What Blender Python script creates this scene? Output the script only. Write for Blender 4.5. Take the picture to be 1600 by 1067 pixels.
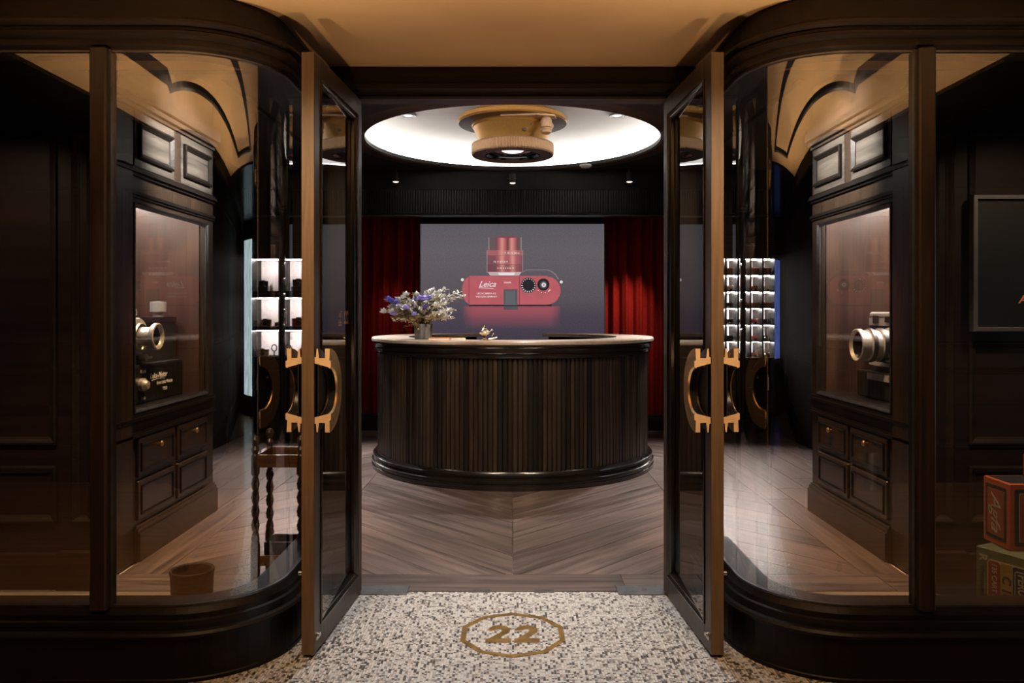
import bpy, bmesh, math, random
from mathutils import Vector, Matrix
random.seed(7)
PI = math.pi
for _o in list(bpy.data.objects):
    bpy.data.objects.remove(_o, do_unlink=True)
SC = bpy.context.scene
COL = SC.collection

# ------------------------------------------------------------------ camera, world, exposure
cam = bpy.data.cameras.new('camera')
cam.sensor_fit = 'HORIZONTAL'
cam.sensor_width = 36.0
cam.lens = 36.0 * 1220 / 1600
cam.shift_x = -1.0 / 1600
cam.shift_y = -(533.5 - 487) / 1600
cam.clip_start = 0.02
camo = bpy.data.objects.new('camera', cam)
COL.objects.link(camo)
camo.location = (0, 0, 1.27)
camo.rotation_euler = (PI / 2, 0, 0)
SC.camera = camo
W = bpy.data.worlds.new('world')
SC.world = W
W.use_nodes = True
W.node_tree.nodes['Background'].inputs[0].default_value = (0.02, 0.018, 0.016, 1)
W.node_tree.nodes['Background'].inputs[1].default_value = 0.3
SC.view_settings.view_transform = 'Standard'
SC.view_settings.look = 'None'
SC.view_settings.gamma = 1
SC.view_settings.exposure = 0.12
SC.view_settings.use_curve_mapping = False
SC.cycles.use_denoising = True
SC.cycles.max_bounces = 10
SC.cycles.diffuse_bounces = 4
SC.cycles.glossy_bounces = 6
SC.cycles.transparent_max_bounces = 32
SC.cycles.sample_clamp_indirect = 4.0
SC.cycles.caustics_reflective = False
SC.cycles.caustics_refractive = False


def lamp(name, kind, loc, energy, color, target=None, size=0.05, angle=60, blend=0.6, sx=None, sy=None):
    d = bpy.data.lights.new(name, kind)
    d.energy = energy
    d.color = color
    if kind == 'SPOT':
        d.spot_size = math.radians(angle)
        d.spot_blend = blend
        d.shadow_soft_size = size
    elif kind == 'AREA':
        d.shape = 'RECTANGLE'
        d.size = sx
        d.size_y = sy
    else:
        d.shadow_soft_size = size
    o = bpy.data.objects.new(name, d)
    COL.objects.link(o)
    o.location = loc
    if target is not None:
        v = Vector(target) - Vector(loc)
        o.rotation_euler = v.to_track_quat('-Z', 'Y').to_euler()
    return o


WARM = (1.0, 0.60, 0.28)
SOFT = (1.0, 0.80, 0.62)
COOL = (1.0, 0.93, 0.88)
# lamps of the shop and added fill lights; only some have fixtures below
for sx in (-1, 1):
    lamp('passage_ceiling_fill', 'SPOT', (sx * 1.15, 1.45, 0.02), 520, (1.0, 0.70, 0.43), (sx * 1.0, 1.45, 2.384), 0.06, 78, 1.0)  # fill added to brighten the passage ceiling
    lamp('door_edge_fill', 'SPOT', (sx * 0.95, 1.75, 2.36), 85, (1.0, 0.70, 0.42), (sx * 0.75, 2.86, 1.3), 0.03, 62, 0.9)  # added fill aimed at the free edges of the doors
    lamp('window_fill', 'SPOT', (sx * 2.35, 2.84, 2.36), 60, (1.0, 0.74, 0.52), (sx * 2.3, 3.6, 1.1), 0.03, 80, 0.9)  # fill added for the back wall of the window display
    lamp('window_fill', 'SPOT', (sx * 1.55, 2.84, 2.36), 150, (1.0, 0.78, 0.55), (sx * 2.1, 3.1, 0.45), 0.03, 55, 0.9)  # second added fill, low across the window display
    lamp('entrance_spot', 'SPOT', (sx * 0.45, 4.0, 2.66), 120, (0.92, 0.96, 1.0), (sx * 0.25, 3.1, 0), 0.03, 50, 0.9)
    lamp('floor_spot', 'SPOT', (sx * 0.7, 4.3, 2.66), 60, SOFT, (sx * 0.35, 5.25, 0), 0.04, 80, 0.9)
    lamp('side_floor_fill', 'SPOT', (sx * 1.35, 4.1, 2.66), 380, WARM, (sx * 1.8, 4.55, 0.0), 0.04, 52, 0.9)  # warm fill added in place of an amber reflection at the floor
    lamp('cabinet_spot', 'SPOT', (sx * 0.9, 4.2, 2.66), 620, COOL, (sx * 1.95, 4.5, 2.15), 0.03, 50, 0.9)
    lamp('counter_spot', 'SPOT', (sx * 0.935, 6.98, 2.98), 270, COOL, (sx * 0.75, 6.4, 1.06), 0.04, 75, 0.9)
    lamp('counter_front_spot', 'SPOT', (sx * 0.5, 3.95, 2.66), 46, (1.0, 0.76, 0.52), (sx * 0.25, 5.6, 0.75), 0.04, 45, 0.9)
    lamp('bouquet_fill', 'SPOT', (sx * 0.3, 4.9, 2.66), 120, (0.95, 0.97, 1.0), (-0.62 if sx < 0 else 0.1, 5.9, 1.15), 0.03, 34, 0.9)  # added to lighten the flowers and the counter around them
    lamp('back_floor_spot', 'SPOT', (sx * 1.75, 6.9, 2.66), 540, (0.95, 0.95, 1.0), (sx * 1.55, 6.2, 0), 0.04, 66, 0.9)
lamp('passage_ceiling_fill', 'SPOT', (0, 2.25, 0.02), 62, (1.0, 0.62, 0.34), (0, 2.75, 2.384), 0.06, 84, 1.0)  # central fill added for the ceiling before the doors
lamp('table_fill', 'SPOT', (-1.25, 4.3, 2.66), 40, SOFT, (-1.04, 3.6, 0.5), 0.03, 30, 0.9)  # added fill on the side table
lamp('curtain_spot', 'SPOT', (1.5, 7.80, 2.15), 110, SOFT, (1.12, 8.40, 1.0), 0.03, 50, 0.9)
lamp('curtain_spot', 'SPOT', (-1.5, 7.80, 2.15), 22, SOFT, (-1.15, 8.40, 0.9), 0.03, 50, 0.9)

# ------------------------------------------------------------------ materials
MATS = {}


def _new(name):
    m = bpy.data.materials.new(name)
    m.use_nodes = True
    nt = m.node_tree
    b = nt.nodes['Principled BSDF']
    MATS[name] = m
    return m, nt, b


def ramp(nt, fac, cols):
    r = nt.nodes.new('ShaderNodeValToRGB')
    els = r.color_ramp.elements
    while len(els) < len(cols):
        els.new(0.5)
    for e, (p, c) in zip(els, cols):
        e.position = p
        e.color = (*c, 1)
    nt.links.new(fac, r.inputs[0])
    return r.outputs[0]


def plain(name, col, rough=0.5, metal=0.0, var=0.12, scale=30.0, bump=0.0, coat=0.0, spec=0.5):
    m, nt, b = _new(name)
    tc = nt.nodes.new('ShaderNodeTexCoord')
    n = nt.nodes.new('ShaderNodeTexNoise')
    n.inputs['Scale'].default_value = scale
    n.inputs['Detail'].default_value = 4
    nt.links.new(tc.outputs['Object'], n.inputs['Vector'])
    lo = tuple(max(0, c * (1 - var)) for c in col)
    hi = tuple(min(1, c * (1 + var)) for c in col)
    nt.links.new(ramp(nt, n.outputs['Fac'], [(0.3, lo), (0.7, hi)]), b.inputs['Base Color'])
    b.inputs['Roughness'].default_value = rough
    b.inputs['Metallic'].default_value = metal
    b.inputs['Coat Weight'].default_value = coat
    b.inputs['Specular IOR Level'].default_value = spec
    if bump:
        bp = nt.nodes.new('ShaderNodeBump')
        bp.inputs['Strength'].default_value = bump
        bp.inputs['Distance'].default_value = 0.002
        nt.links.new(n.outputs['Fac'], bp.inputs['Height'])
        nt.links.new(bp.outputs[0], b.inputs['Normal'])
    return m


def wood(name, dark, light, axis='z', rough=0.38, grain=1.0, coat=0.0, rnd=0.0, bump=0.15, spec=0.5):
    """oak-like grain running along one local axis"""
    m, nt, b = _new(name)
    tc = nt.nodes.new('ShaderNodeTexCoord')
    mp = nt.nodes.new('ShaderNodeMapping')
    s = [34 * grain] * 3
    s['xyz'.index(axis)] = 1.6 * grain
    mp.inputs['Scale'].default_value = s
    nt.links.new(tc.outputs['Object'], mp.inputs['Vector'])
    vec = mp.outputs[0]
    oi = None
    if rnd:
        oi = nt.nodes.new('ShaderNodeObjectInfo')
        ad = nt.nodes.new('ShaderNodeVectorMath')
        ad.operation = 'ADD'
        sc = nt.nodes.new('ShaderNodeMath')
        sc.operation = 'MULTIPLY'
        sc.inputs[1].default_value = 57.0
        nt.links.new(oi.outputs['Random'], sc.inputs[0])
        nt.links.new(vec, ad.inputs[0])
        nt.links.new(sc.outputs[0], ad.inputs[1])
        vec = ad.outputs[0]
    n = nt.nodes.new('ShaderNodeTexNoise')
    n.inputs['Scale'].default_value = 1.0
    n.inputs['Detail'].default_value = 6
    n.inputs['Roughness'].default_value = 0.65
    n.inputs['Distortion'].default_value = 0.6
    nt.links.new(vec, n.inputs['Vector'])
    c = ramp(nt, n.outputs['Fac'], [(0.28, dark), (0.5, tuple((a + d) / 2 for a, d in zip(dark, light))), (0.72, light)])
    if rnd:
        hs = nt.nodes.new('ShaderNodeHueSaturation')
        mr = nt.nodes.new('ShaderNodeMapRange')
        mr.inputs['To Min'].default_value = 1 - rnd
        mr.inputs['To Max'].default_value = 1 + rnd
        nt.links.new(oi.outputs['Random'], mr.inputs['Value'])
        nt.links.new(mr.outputs[0], hs.inputs['Value'])
        nt.links.new(c, hs.inputs['Color'])
        c = hs.outputs[0]
    nt.links.new(c, b.inputs['Base Color'])
    b.inputs['Roughness'].default_value = rough
    b.inputs['Coat Weight'].default_value = coat
    b.inputs['Coat Roughness'].default_value = 0.15
    b.inputs['Specular IOR Level'].default_value = spec
    bp = nt.nodes.new('ShaderNodeBump')
    bp.inputs['Strength'].default_value = bump
    bp.inputs['Distance'].default_value = 0.002
    nt.links.new(n.outputs['Fac'], bp.inputs['Height'])
    nt.links.new(bp.outputs[0], b.inputs['Normal'])
    return m


def emit(name, col, strength=1.0, var=0.0, scale=8.0, grad=None):
    m = bpy.data.materials.new(name)
    m.use_nodes = True
    nt = m.node_tree
    nt.nodes.clear()
    out = nt.nodes.new('ShaderNodeOutputMaterial')
    e = nt.nodes.new('ShaderNodeEmission')
    e.inputs['Strength'].default_value = strength
    e.inputs['Color'].default_value = (*col, 1)
    if var:
        tc = nt.nodes.new('ShaderNodeTexCoord')
        n = nt.nodes.new('ShaderNodeTexNoise')
        n.inputs['Scale'].default_value = scale
        n.inputs['Detail'].default_value = 5
        nt.links.new(tc.outputs['Object'], n.inputs['Vector'])
        lo = tuple(c * (1 - var) for c in col)
        hi = tuple(c * (1 + var) for c in col)
        nt.links.new(ramp(nt, n.outputs['Fac'], [(0.3, lo), (0.7, hi)]), e.inputs['Color'])
    nt.links.new(e.outputs[0], out.inputs[0])
    MATS[name] = m
    return m


def glass(name, ior=1.9, tint=(0.9, 0.9, 0.9), rough=0.0):
    m = bpy.data.materials.new(name)
    m.use_nodes = True
    nt = m.node_tree
    nt.nodes.clear()
    out = nt.nodes.new('ShaderNodeOutputMaterial')
    mx = nt.nodes.new('ShaderNodeMixShader')
    fr = nt.nodes.new('ShaderNodeFresnel')
    fr.inputs['IOR'].default_value = ior
    geo = nt.nodes.new('ShaderNodeNewGeometry')
    # use the same reflectance on both faces of the sheet
    mul = nt.nodes.new('ShaderNodeMath')
    mul.operation = 'MULTIPLY'
    inv = nt.nodes.new('ShaderNodeMath')
    inv.operation = 'SUBTRACT'
    inv.inputs[0].default_value = 1.0
    nt.links.new(geo.outputs['Backfacing'], inv.inputs[1])
    nt.links.new(fr.outputs[0], mul.inputs[0])
    nt.links.new(inv.outputs[0], mul.inputs[1])
    tr = nt.nodes.new('ShaderNodeBsdfTransparent')
    tr.inputs[0].default_value = (*tint, 1)
    gl = nt.nodes.new('ShaderNodeBsdfGlossy')
    gl.inputs['Roughness'].default_value = rough
    nt.links.new(mul.outputs[0], mx.inputs[0])
    nt.links.new(tr.outputs[0], mx.inputs[1])
    nt.links.new(gl.outputs[0], mx.inputs[2])
    nt.links.new(mx.outputs[0], out.inputs[0])
    MATS[name] = m
    return m


D0, D1 = (0.011, 0.0075, 0.0055), (0.046, 0.029, 0.018)
M_WZ = wood('dark oak upright', D0, D1, 'z', 0.36, coat=0.05, spec=0.4)
M_WX = wood('dark oak across', (0.008, 0.0055, 0.004), (0.030, 0.018, 0.011), 'x', 0.40, spec=0.28)
M_WY = wood('dark oak along', D0, D1, 'y', 0.34, coat=0.25)
M_BLK = wood('ebonised oak across', (0.005, 0.0042, 0.0038), (0.010, 0.0075, 0.006), 'x', 0.42, coat=0.0, spec=0.22)
M_BLKZ = wood('ebonised oak upright', (0.005, 0.0044, 0.004), (0.012, 0.0095, 0.008), 'z', 0.42, spec=0.25)
M_DOOR = wood('door oak', (0.020, 0.013, 0.009), (0.060, 0.040, 0.026), 'z', 0.42, 1.6, coat=0.1)
M_EDGELIT = wood('lit door edge oak', (0.11, 0.066, 0.034), (0.20, 0.125, 0.065), 'z', 0.5, 2.0)  # door oak made paler for the passage light falling on it
M_WALLM = wood('matt dark wall oak', (0.006, 0.0045, 0.0035), (0.02, 0.013, 0.009), 'z', 0.8, spec=0.05)
M_GLOSSB = wood('polished black oak', (0.006, 0.0052, 0.0046), (0.016, 0.0125, 0.010), 'x', 0.20, coat=0.5, bump=0.05)
M_PANLIT = wood('spotlit grey oak', (0.022, 0.019, 0.016), (0.11, 0.095, 0.08), 'y', 0.4, 0.8)  # cabinet oak lightened to carry the spotlight on the upper panels
M_SLAT = wood('slat oak', (0.006, 0.0042, 0.003), (0.036, 0.023, 0.015), 'z', 0.36, 1.5, rnd=0.75)
M_NICHE = wood('red brown veneer', (0.030, 0.015, 0.010), (0.095, 0.048, 0.032), 'z', 0.36, 0.5, bump=0.05)
M_PANELR = wood('red brown panel', (0.008, 0.0045, 0.0035), (0.024, 0.012, 0.008), 'x', 0.4, 0.5, spec=0.3)
M_PLANK = wood('smoked oak plank', (0.030, 0.020, 0.017), (0.215, 0.155, 0.132), 'x', 0.30, 0.8, coat=0.1, rnd=0.24, bump=0.3)
M_TOP = wood('counter top oak', (0.26, 0.20, 0.15), (0.44, 0.35, 0.27), 'x', 0.32, 0.8, coat=0.2)
M_TABLE = wood('chestnut table wood', (0.09, 0.042, 0.02), (0.26, 0.13, 0.062), 'x', 0.35, 1.0, coat=0.3)
M_LEG = wood('dark turned wood', (0.024, 0.013, 0.008), (0.08, 0.042, 0.024), 'z', 0.3, 1.0, coat=0.4)
M_SEAM = plain('pale floor filler', (0.62, 0.50, 0.42), 0.6)
M_CEIL = plain('ochre ceiling paint', (0.60, 0.40, 0.20), 0.65, var=0.03, scale=6)
M_DARKC = plain('charcoal ceiling paint', (0.010, 0.0095, 0.0095), 0.45, var=0.3, scale=4)
M_DOME = plain('white plaster', (0.86, 0.85, 0.83), 0.7, var=0.04, scale=3)
M_BRASS = plain('brushed brass', (0.80, 0.50, 0.22), 0.34, 1.0, var=0.08, scale=60)
M_BRASSD = plain('aged brass inlay', (0.62, 0.36, 0.12), 0.32, 1.0, var=0.35, scale=14)
M_BRASSM = plain('satin brass paint', (0.74, 0.44, 0.17), 0.42, 0.55, var=0.05, scale=50)
M_BRASSL = plain('pale satin brass', (0.92, 0.64, 0.37), 0.5, 0.25, var=0.05, scale=50)
M_LAMPB = plain('amber lamp brass', (0.50, 0.25, 0.06), 0.36, 0.6, var=0.06, scale=40)
M_LAMPL = plain('pale lamp brass', (0.66, 0.42, 0.24), 0.45, 0.5, var=0.05, scale=40)
M_BRONZE = plain('dark bronze', (0.10, 0.065, 0.045), 0.4, 0.7)
M_GILT = plain('gilt paint', (0.80, 0.50, 0.24), 0.5, 0.2)
M_BLACK = plain('black enamel', (0.010, 0.010, 0.011), 0.3, 0.0, coat=0.4)
M_MATTE = plain('matt black', (0.012, 0.012, 0.012), 0.7)
M_LEATH = plain('black leatherette', (0.016, 0.016, 0.016), 0.6, scale=400, bump=0.5, var=0.4)
M_CHROME = plain('satin chrome', (0.78, 0.77, 0.74), 0.24, 1.0, var=0.05, scale=90)
M_SILV = plain('matt silver', (0.62, 0.61, 0.59), 0.36, 0.55, var=0.06, scale=60)
M_STEEL = plain('dark steel', (0.16, 0.16, 0.165), 0.38, 1.0, var=0.2, scale=20)
M_CURT = plain('red velvet', (0.15, 0.006, 0.004), 0.8, var=0.2, scale=40, bump=0.1, spec=0.08)
M_WHITE = plain('white card', (0.82, 0.81, 0.79), 0.6)
M_GLASS = glass('shop window glass', 3.4, (0.95, 0.94, 0.92))
M_DGLASS = glass('door glass', 4.0, (0.88, 0.85, 0.82))
M_CGLASS = glass('cabinet glass', 1.5, (0.97, 0.97, 0.96))
M_LENSG = plain('coated lens glass', (0.012, 0.014, 0.018), 0.06, 0.0, coat=1.0)
M_LED = emit('warm white strip', (1.0, 0.94, 0.90), 95.0)
M_LEDS = emit('shelf light strip', (1.0, 0.92, 0.90), 85.0)
M_LEDC = emit('cubby light strip', (1.0, 0.94, 0.91), 130.0)
M_COVE = emit('cove light strip', (1.0, 0.95, 0.90), 8.0)
M_BULB = emit('lamp lens', (1.0, 0.97, 0.92), 1.6)
M_SPOTB = emit('spot lens', (1.0, 0.75, 0.6), 2.0)


def mosaic_far():
    m, nt, b = _new('mosaic beyond')
    tc = nt.nodes.new('ShaderNodeTexCoord')
    sc = nt.nodes.new('ShaderNodeVectorMath')
    sc.operation = 'SCALE'
    sc.inputs['Scale'].default_value = 100
    fl = nt.nodes.new('ShaderNodeVectorMath')
    fl.operation = 'FLOOR'
    wn = nt.nodes.new('ShaderNodeTexWhiteNoise')
    nt.links.new(tc.outputs['Object'], sc.inputs[0])
    nt.links.new(sc.outputs[0], fl.inputs[0])
    nt.links.new(fl.outputs[0], wn.inputs['Vector'])
    c = ramp(nt, wn.outputs['Value'], [(0.0, (0.06, 0.055, 0.05)), (0.25, (0.3, 0.27, 0.24)), (0.45, (0.62, 0.58, 0.52))])
    nt.links.new(c, b.inputs['Base Color'])
    b.inputs['Roughness'].default_value = 0.4
    return m


M_MOS = mosaic_far()
M_T1 = plain('mosaic white', (0.66, 0.65, 0.62), 0.35, var=0.1, scale=160)
M_T2 = plain('mosaic cream', (0.52, 0.48, 0.44), 0.35, var=0.1, scale=160)
M_T3 = plain('mosaic grey', (0.30, 0.28, 0.27), 0.35, var=0.2, scale=160)
M_T4 = plain('mosaic charcoal', (0.095, 0.088, 0.084), 0.35, var=0.3, scale=160)
M_GROUT = plain('mosaic grout', (0.52, 0.49, 0.45), 0.8)


# ------------------------------------------------------------------ mesh builder
def wloc(o):
    v = Vector((0, 0, 0))
    while o is not None:
        v += o.location
        o = o.parent
    return v


class MB:
    def __init__(s):
        s.v, s.f, s.mi, s.sm = [], [], [], []
        s.cur = 0
        s.smooth = False

    def add(s, vs, fs, smooth=None):
        k = len(s.v)
        s.v += [tuple(p) for p in vs]
        for f in fs:
            s.f.append([i + k for i in f])
            s.mi.append(s.cur)
            s.sm.append(s.smooth if smooth is None else smooth)
        return s

    def box(s, x0, x1, y0, y1, z0, z1, ch=0.0):
        x0, x1 = min(x0, x1), max(x0, x1)
        y0, y1 = min(y0, y1), max(y0, y1)
        if not ch:
            vs = [(x, y, z) for z in (z0, z1) for y in (y0, y1) for x in (x0, x1)]
            fs = [(0, 2, 3, 1), (4, 5, 7, 6), (0, 1, 5, 4), (2, 6, 7, 3), (0, 4, 6, 2), (1, 3, 7, 5)]
            return s.add(vs, fs)
        # chamfered box: loft of octagon-like rings
        def ring(i, z):
            return [(x0 + i + (ch if i == 0 else 0), y0 + i, z), (x1 - i - (ch if i == 0 else 0), y0 + i, z), (x1 - i, y0 + i + (ch if i == 0 else 0), z), (x1 - i, y1 - i - (ch if i == 0 else 0), z),
                    (x1 - i - (ch if i == 0 else 0), y1 - i, z), (x0 + i + (ch if i == 0 else 0), y1 - i, z), (x0 + i, y1 - i - (ch if i == 0 else 0), z), (x0 + i, y0 + i + (ch if i == 0 else 0), z)]
        def r2(i, z):
            c = ch * 0.999 if i == 0 else ch * 0.6
            return [(x0 + i + c, y0 + i, z), (x1 - i - c, y0 + i, z), (x1 - i, y0 + i + c, z), (x1 - i, y1 - i - c, z),
                    (x1 - i - c, y1 - i, z), (x0 + i + c, y1 - i, z), (x0 + i, y1 - i - c, z), (x0 + i, y0 + i + c, z)]
        rings = [r2(ch, z0), r2(0, z0 + ch), r2(0, z1 - ch), r2(ch, z1)]
        return s.loft(rings, True, True)

    def loft(s, rings, cap0=True, cap1=True, closed=True, smooth=None):
        n = len(rings[0])
        vs = [p for r in rings for p in r]
        fs = []
        for i in range(len(rings) - 1):
            for j in range(n if closed else n - 1):
                a, b2 = i * n + j, i * n + (j + 1) % n
                fs.append((a, b2, b2 + n, a + n))
        if cap0:
            fs.append(tuple(range(n))[::-1])
        if cap1:
            fs.append(tuple((len(rings) - 1) * n + i for i in range(n)))
        s.add(vs, fs, smooth)
        return s

    def prism(s, poly, axis, a, b2):
        """poly in the plane normal to axis ('x': (y,z), 'y': (x,z), 'z': (x,y))"""
        def P(p, t):
            return {'x': (t, p[0], p[1]), 'y': (p[0], t, p[1]), 'z': (p[0], p[1], t)}[axis]
        return s.loft([[P(p, a) for p in poly], [P(p, b2) for p in poly]])

    def lathe(s, prof, c=(0, 0, 0), axis='z', seg=32, a0=0.0, a1=2 * PI, closed_prof=False, smooth=True, fn=None):
        full = abs(a1 - a0 - 2 * PI) < 1e-6
        n = seg if full else seg + 1
        rings = []
        for i in range(n):
            t = a0 + (a1 - a0) * i / seg
            ring = []
            for (r, h) in prof:
                rr = r if fn is None else fn(r, h, i)
                u, w = rr * math.cos(t), rr * math.sin(t)
                if axis == 'z':
                    p = (c[0] + u, c[1] + w, c[2] + h)
                elif axis == 'x':
                    p = (c[0] + h, c[1] + u, c[2] + w)
                else:
                    p = (c[0] + u, c[1] + h, c[2] + w)
                ring.append(p)
            rings.append(ring)
        m = len(prof)
        vs = [p for r in rings for p in r]
        fs = []
        for i in range(n if full else n - 1):
            for j in range(m if closed_prof else m - 1):
                a, b2 = i * m + j, i * m + (j + 1) % m
                c2, d2 = ((i + 1) % n) * m + (j + 1) % m, ((i + 1) % n) * m + j
                fs.append((a, b2, c2, d2))
        s.add(vs, fs, smooth)
        if not full and closed_prof:
            s.add(rings[0], [tuple(range(m))], False)
            s.add(rings[-1], [tuple(range(m))[::-1]], False)
        return s

    def cyl(s, c, r, h, axis='z', seg=20, r2=None, smooth=True):
        r2 = r if r2 is None else r2
        s.lathe([(0.0001, 0), (r, 0)], c, axis, seg, smooth=False)
        s.lathe([(r, 0), (r2, h)], c, axis, seg, smooth=smooth)
        s.lathe([(r2, h), (0.0001, h)], c, axis, seg, smooth=False)
        return s

    def tube(s, pts, r, seg=8, smooth=True, cap=True):
        pts = [Vector(p) for p in pts]
        rings = []
        up = Vector((0, 0, 1))
        for i, p in enumerate(pts):
            t = (pts[min(i + 1, len(pts) - 1)] - pts[max(i - 1, 0)]).normalized()
            a = t.cross(up)
            if a.length < 1e-3:
                a = t.cross(Vector((1, 0, 0)))
            a.normalize()
            b2 = t.cross(a)
            rr = r[i] if isinstance(r, (list, tuple)) else r
            rings.append([p + a * rr * math.cos(2 * PI * k / seg) + b2 * rr * math.sin(2 * PI * k / seg) for k in range(seg)])
        return s.loft(rings, cap, cap, True, smooth)

    def build(s, name, mat, parent=None, world=False, recalc=True, mirror=False):
        me = bpy.data.meshes.new(name)
        off = wloc(parent) if (world and parent is not None) else Vector((0, 0, 0))
        vs = [(-x - off.x if mirror else x - off.x, y - off.y, z - off.z) for x, y, z in s.v]
        me.from_pydata(vs, [], s.f)
        for m in (mat if isinstance(mat, (list, tuple)) else [mat]):
            me.materials.append(m)
        if len(set(s.mi)) > 1:
            me.polygons.foreach_set('material_index', s.mi)
        me.polygons.foreach_set('use_smooth', s.sm)
        if recalc:
            bm = bmesh.new()
            bm.from_mesh(me)
            bmesh.ops.remove_doubles(bm, verts=bm.verts, dist=1e-6)
            bmesh.ops.recalc_face_normals(bm, faces=bm.faces)
            bm.to_mesh(me)
            bm.free()
        me.update()
        if any(s.sm):
            me.set_sharp_from_angle(angle=math.radians(38))
        o = bpy.data.objects.new(name, me)
        COL.objects.link(o)
        o.parent = parent
        return o


def tag(o, label=None, cat=None, group=None, kind=None):
    for k, v in (('label', label), ('category', cat), ('group', group), ('kind', kind)):
        if v:
            o[k] = v
    return o


def thing(name, loc, label, cat, group=None, rz=0.0, kind=None):
    o = bpy.data.objects.new(name, None)
    o.empty_display_size = 0.1
    COL.objects.link(o)
    o.location = loc
    o.rotation_euler = (0, 0, rz)
    return tag(o, label, cat, group, kind)


def struct(name, mb=None, mat=None, label=None):
    if mb is None:
        o = bpy.data.objects.new(name, None)
        COL.objects.link(o)
    else:
        o = mb.build(name, mat)
    return tag(o, label, None, None, 'structure')


def copy_tree(o, loc, rz=None, label=None):
    c = o.copy()
    COL.objects.link(c)
    c.location = loc
    if rz is not None:
        c.rotation_euler = (0, 0, rz)
    if label:
        c['label'] = label

    def rec(a, b2):
        for ch in list(a.children):
            d = ch.copy()
            COL.objects.link(d)
            d.parent = b2
            rec(ch, d)
    rec(o, c)
    return c


def text_part(name, s, size, mat, parent, matrix, extrude=0.0006, shear=0.0, bold=0.0, align='CENTER', xs=1.0):
    cu = bpy.data.curves.new(name, 'FONT')
    cu.body = s
    cu.size = size
    cu.extrude = extrude
    cu.shear = shear
    cu.offset = bold
    cu.align_x = align
    cu.align_y = 'CENTER'
    cu.resolution_u = 3
    t = bpy.data.objects.new(name, cu)
    COL.objects.link(t)
    dg = bpy.context.evaluated_depsgraph_get()
    me = bpy.data.meshes.new_from_object(t.evaluated_get(dg))
    bpy.data.objects.remove(t, do_unlink=True)
    me.name = name
    me.transform(Matrix.Scale(xs, 4, (1, 0, 0)))
    me.transform(matrix)
    me.materials.clear()
    me.materials.append(mat)
    o = bpy.data.objects.new(name, me)
    COL.objects.link(o)
    o.parent = parent
    return o


def rect_frame(mb, w, h, prof):
    """mitred rectangular moulding in local (u,v,n): prof = [(inset, height n)], closed profile; returns rings for later mapping"""
    rings = []
    for (cx, cy) in ((-1, -1), (1, -1), (1, 1), (-1, 1)):
        rings.append([(cx * (w / 2 - i), cy * (h / 2 - i), n) for i, n in prof])
    m = len(prof)
    vs = [p for r in rings for p in r]
    fs = []
    for k in range(4):
        for j in range(m):
            a, b2 = k * m + j, k * m + (j + 1) % m
            c2, d2 = ((k + 1) % 4) * m + (j + 1) % m, ((k + 1) % 4) * m + j
            fs.append((a, b2, c2, d2))
    return vs, fs


def add_frame(mb, w, h, prof, fmap):
    vs, fs = rect_frame(mb, w, h, prof)
    mb.add([fmap(*p) for p in vs], fs, False)


BEAD = [(0, 0), (0, 0.014), (0.006, 0.018), (0.012, 0.016), (0.016, 0.010), (0.022, 0.010), (0.028, 0.004), (0.030, 0)]
MOULD = [(0, 0), (0, 0.016), (0.010, 0.022), (0.020, 0.018), (0.026, 0.010), (0.040, 0.008), (0.050, 0.001), (0.050, 0)]

# ================================================================== THE SETTING
# ---- shop floor of chevron planks
floor = struct('floor', MB().box(-3.45, 3.45, 3.545, 8.62, -0.06, -0.012), M_SEAM, 'dark smoked oak chevron floor inside the shop')


def clip(poly, ax, lim, keep_less):
    out = []
    n = len(poly)
    for i in range(n):
        a, b2 = poly[i], poly[(i + 1) % n]
        ia = (a[ax] <= lim) if keep_less else (a[ax] >= lim)
        ib = (b2[ax] <= lim) if keep_less else (b2[ax] >= lim)
        if ia:
            out.append(a)
        if ia != ib:
            t = (lim - a[ax]) / (b2[ax] - a[ax])
            out.append((a[0] + (b2[0] - a[0]) * t, a[1] + (b2[1] - a[1]) * t))
    return out


def plank(poly, ang, mat=None, top=0.0):
    cx = sum(p[0] for p in poly) / len(poly)
    cy = sum(p[1] for p in poly) / len(poly)
    ca, sa = math.cos(-ang), math.sin(-ang)
    g = 0.0016
    loc = []
    for x, y in poly:
        dx, dy = x - cx, y - cy
        loc.append((dx * ca - dy * sa, dx * sa + dy * ca))
    if len(loc) < 3:
        return
    mb = MB()
    inner = []
    for x, y in loc:
        L = math.hypot(x, y)
        k = max(0.0, 1 - 0.0012 / max(L, 1e-4))
        inner.append((x * k, y * k))
    mb.loft([[(x, y, -0.012) for x, y in loc], [(x, y, -0.001) for x, y in loc], [(x, y, 0) for x, y in inner]], False, True)
    o = mb.build('plank', mat or M_PLANK, floor)
    o.location = (cx, cy, top)
    o.rotation_euler = (0, 0, ang)


G = 0.0034


def chevron(x0, x1, dirn, y0, y1, first):
    k = -8
    step = 0.317
    w = x1 - x0
    while first + k * step < y1 + w:
        y = first + k * step
        k += 1
        if dirn > 0:
            poly = [(x0 + G / 2, y), (x1 - G / 2, y + w), (x1 - G / 2, y + w + step - G * 1.4), (x0 + G / 2, y + step - G * 1.4)]
        else:
            poly = [(x0 + G / 2, y + w), (x1 - G / 2, y), (x1 - G / 2, y + step - G * 1.4), (x0 + G / 2, y + w + step - G * 1.4)]
        poly = clip(clip(poly, 1, y0, False), 1, y1, True)
        if len(poly) >= 3:
            ar = abs(sum(poly[i][0] * poly[(i + 1) % len(poly)][1] - poly[(i + 1) % len(poly)][0] * poly[i][1] for i in range(len(poly)))) / 2
            if ar > 0.002:
                plank(poly, PI / 4 * dirn)


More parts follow.
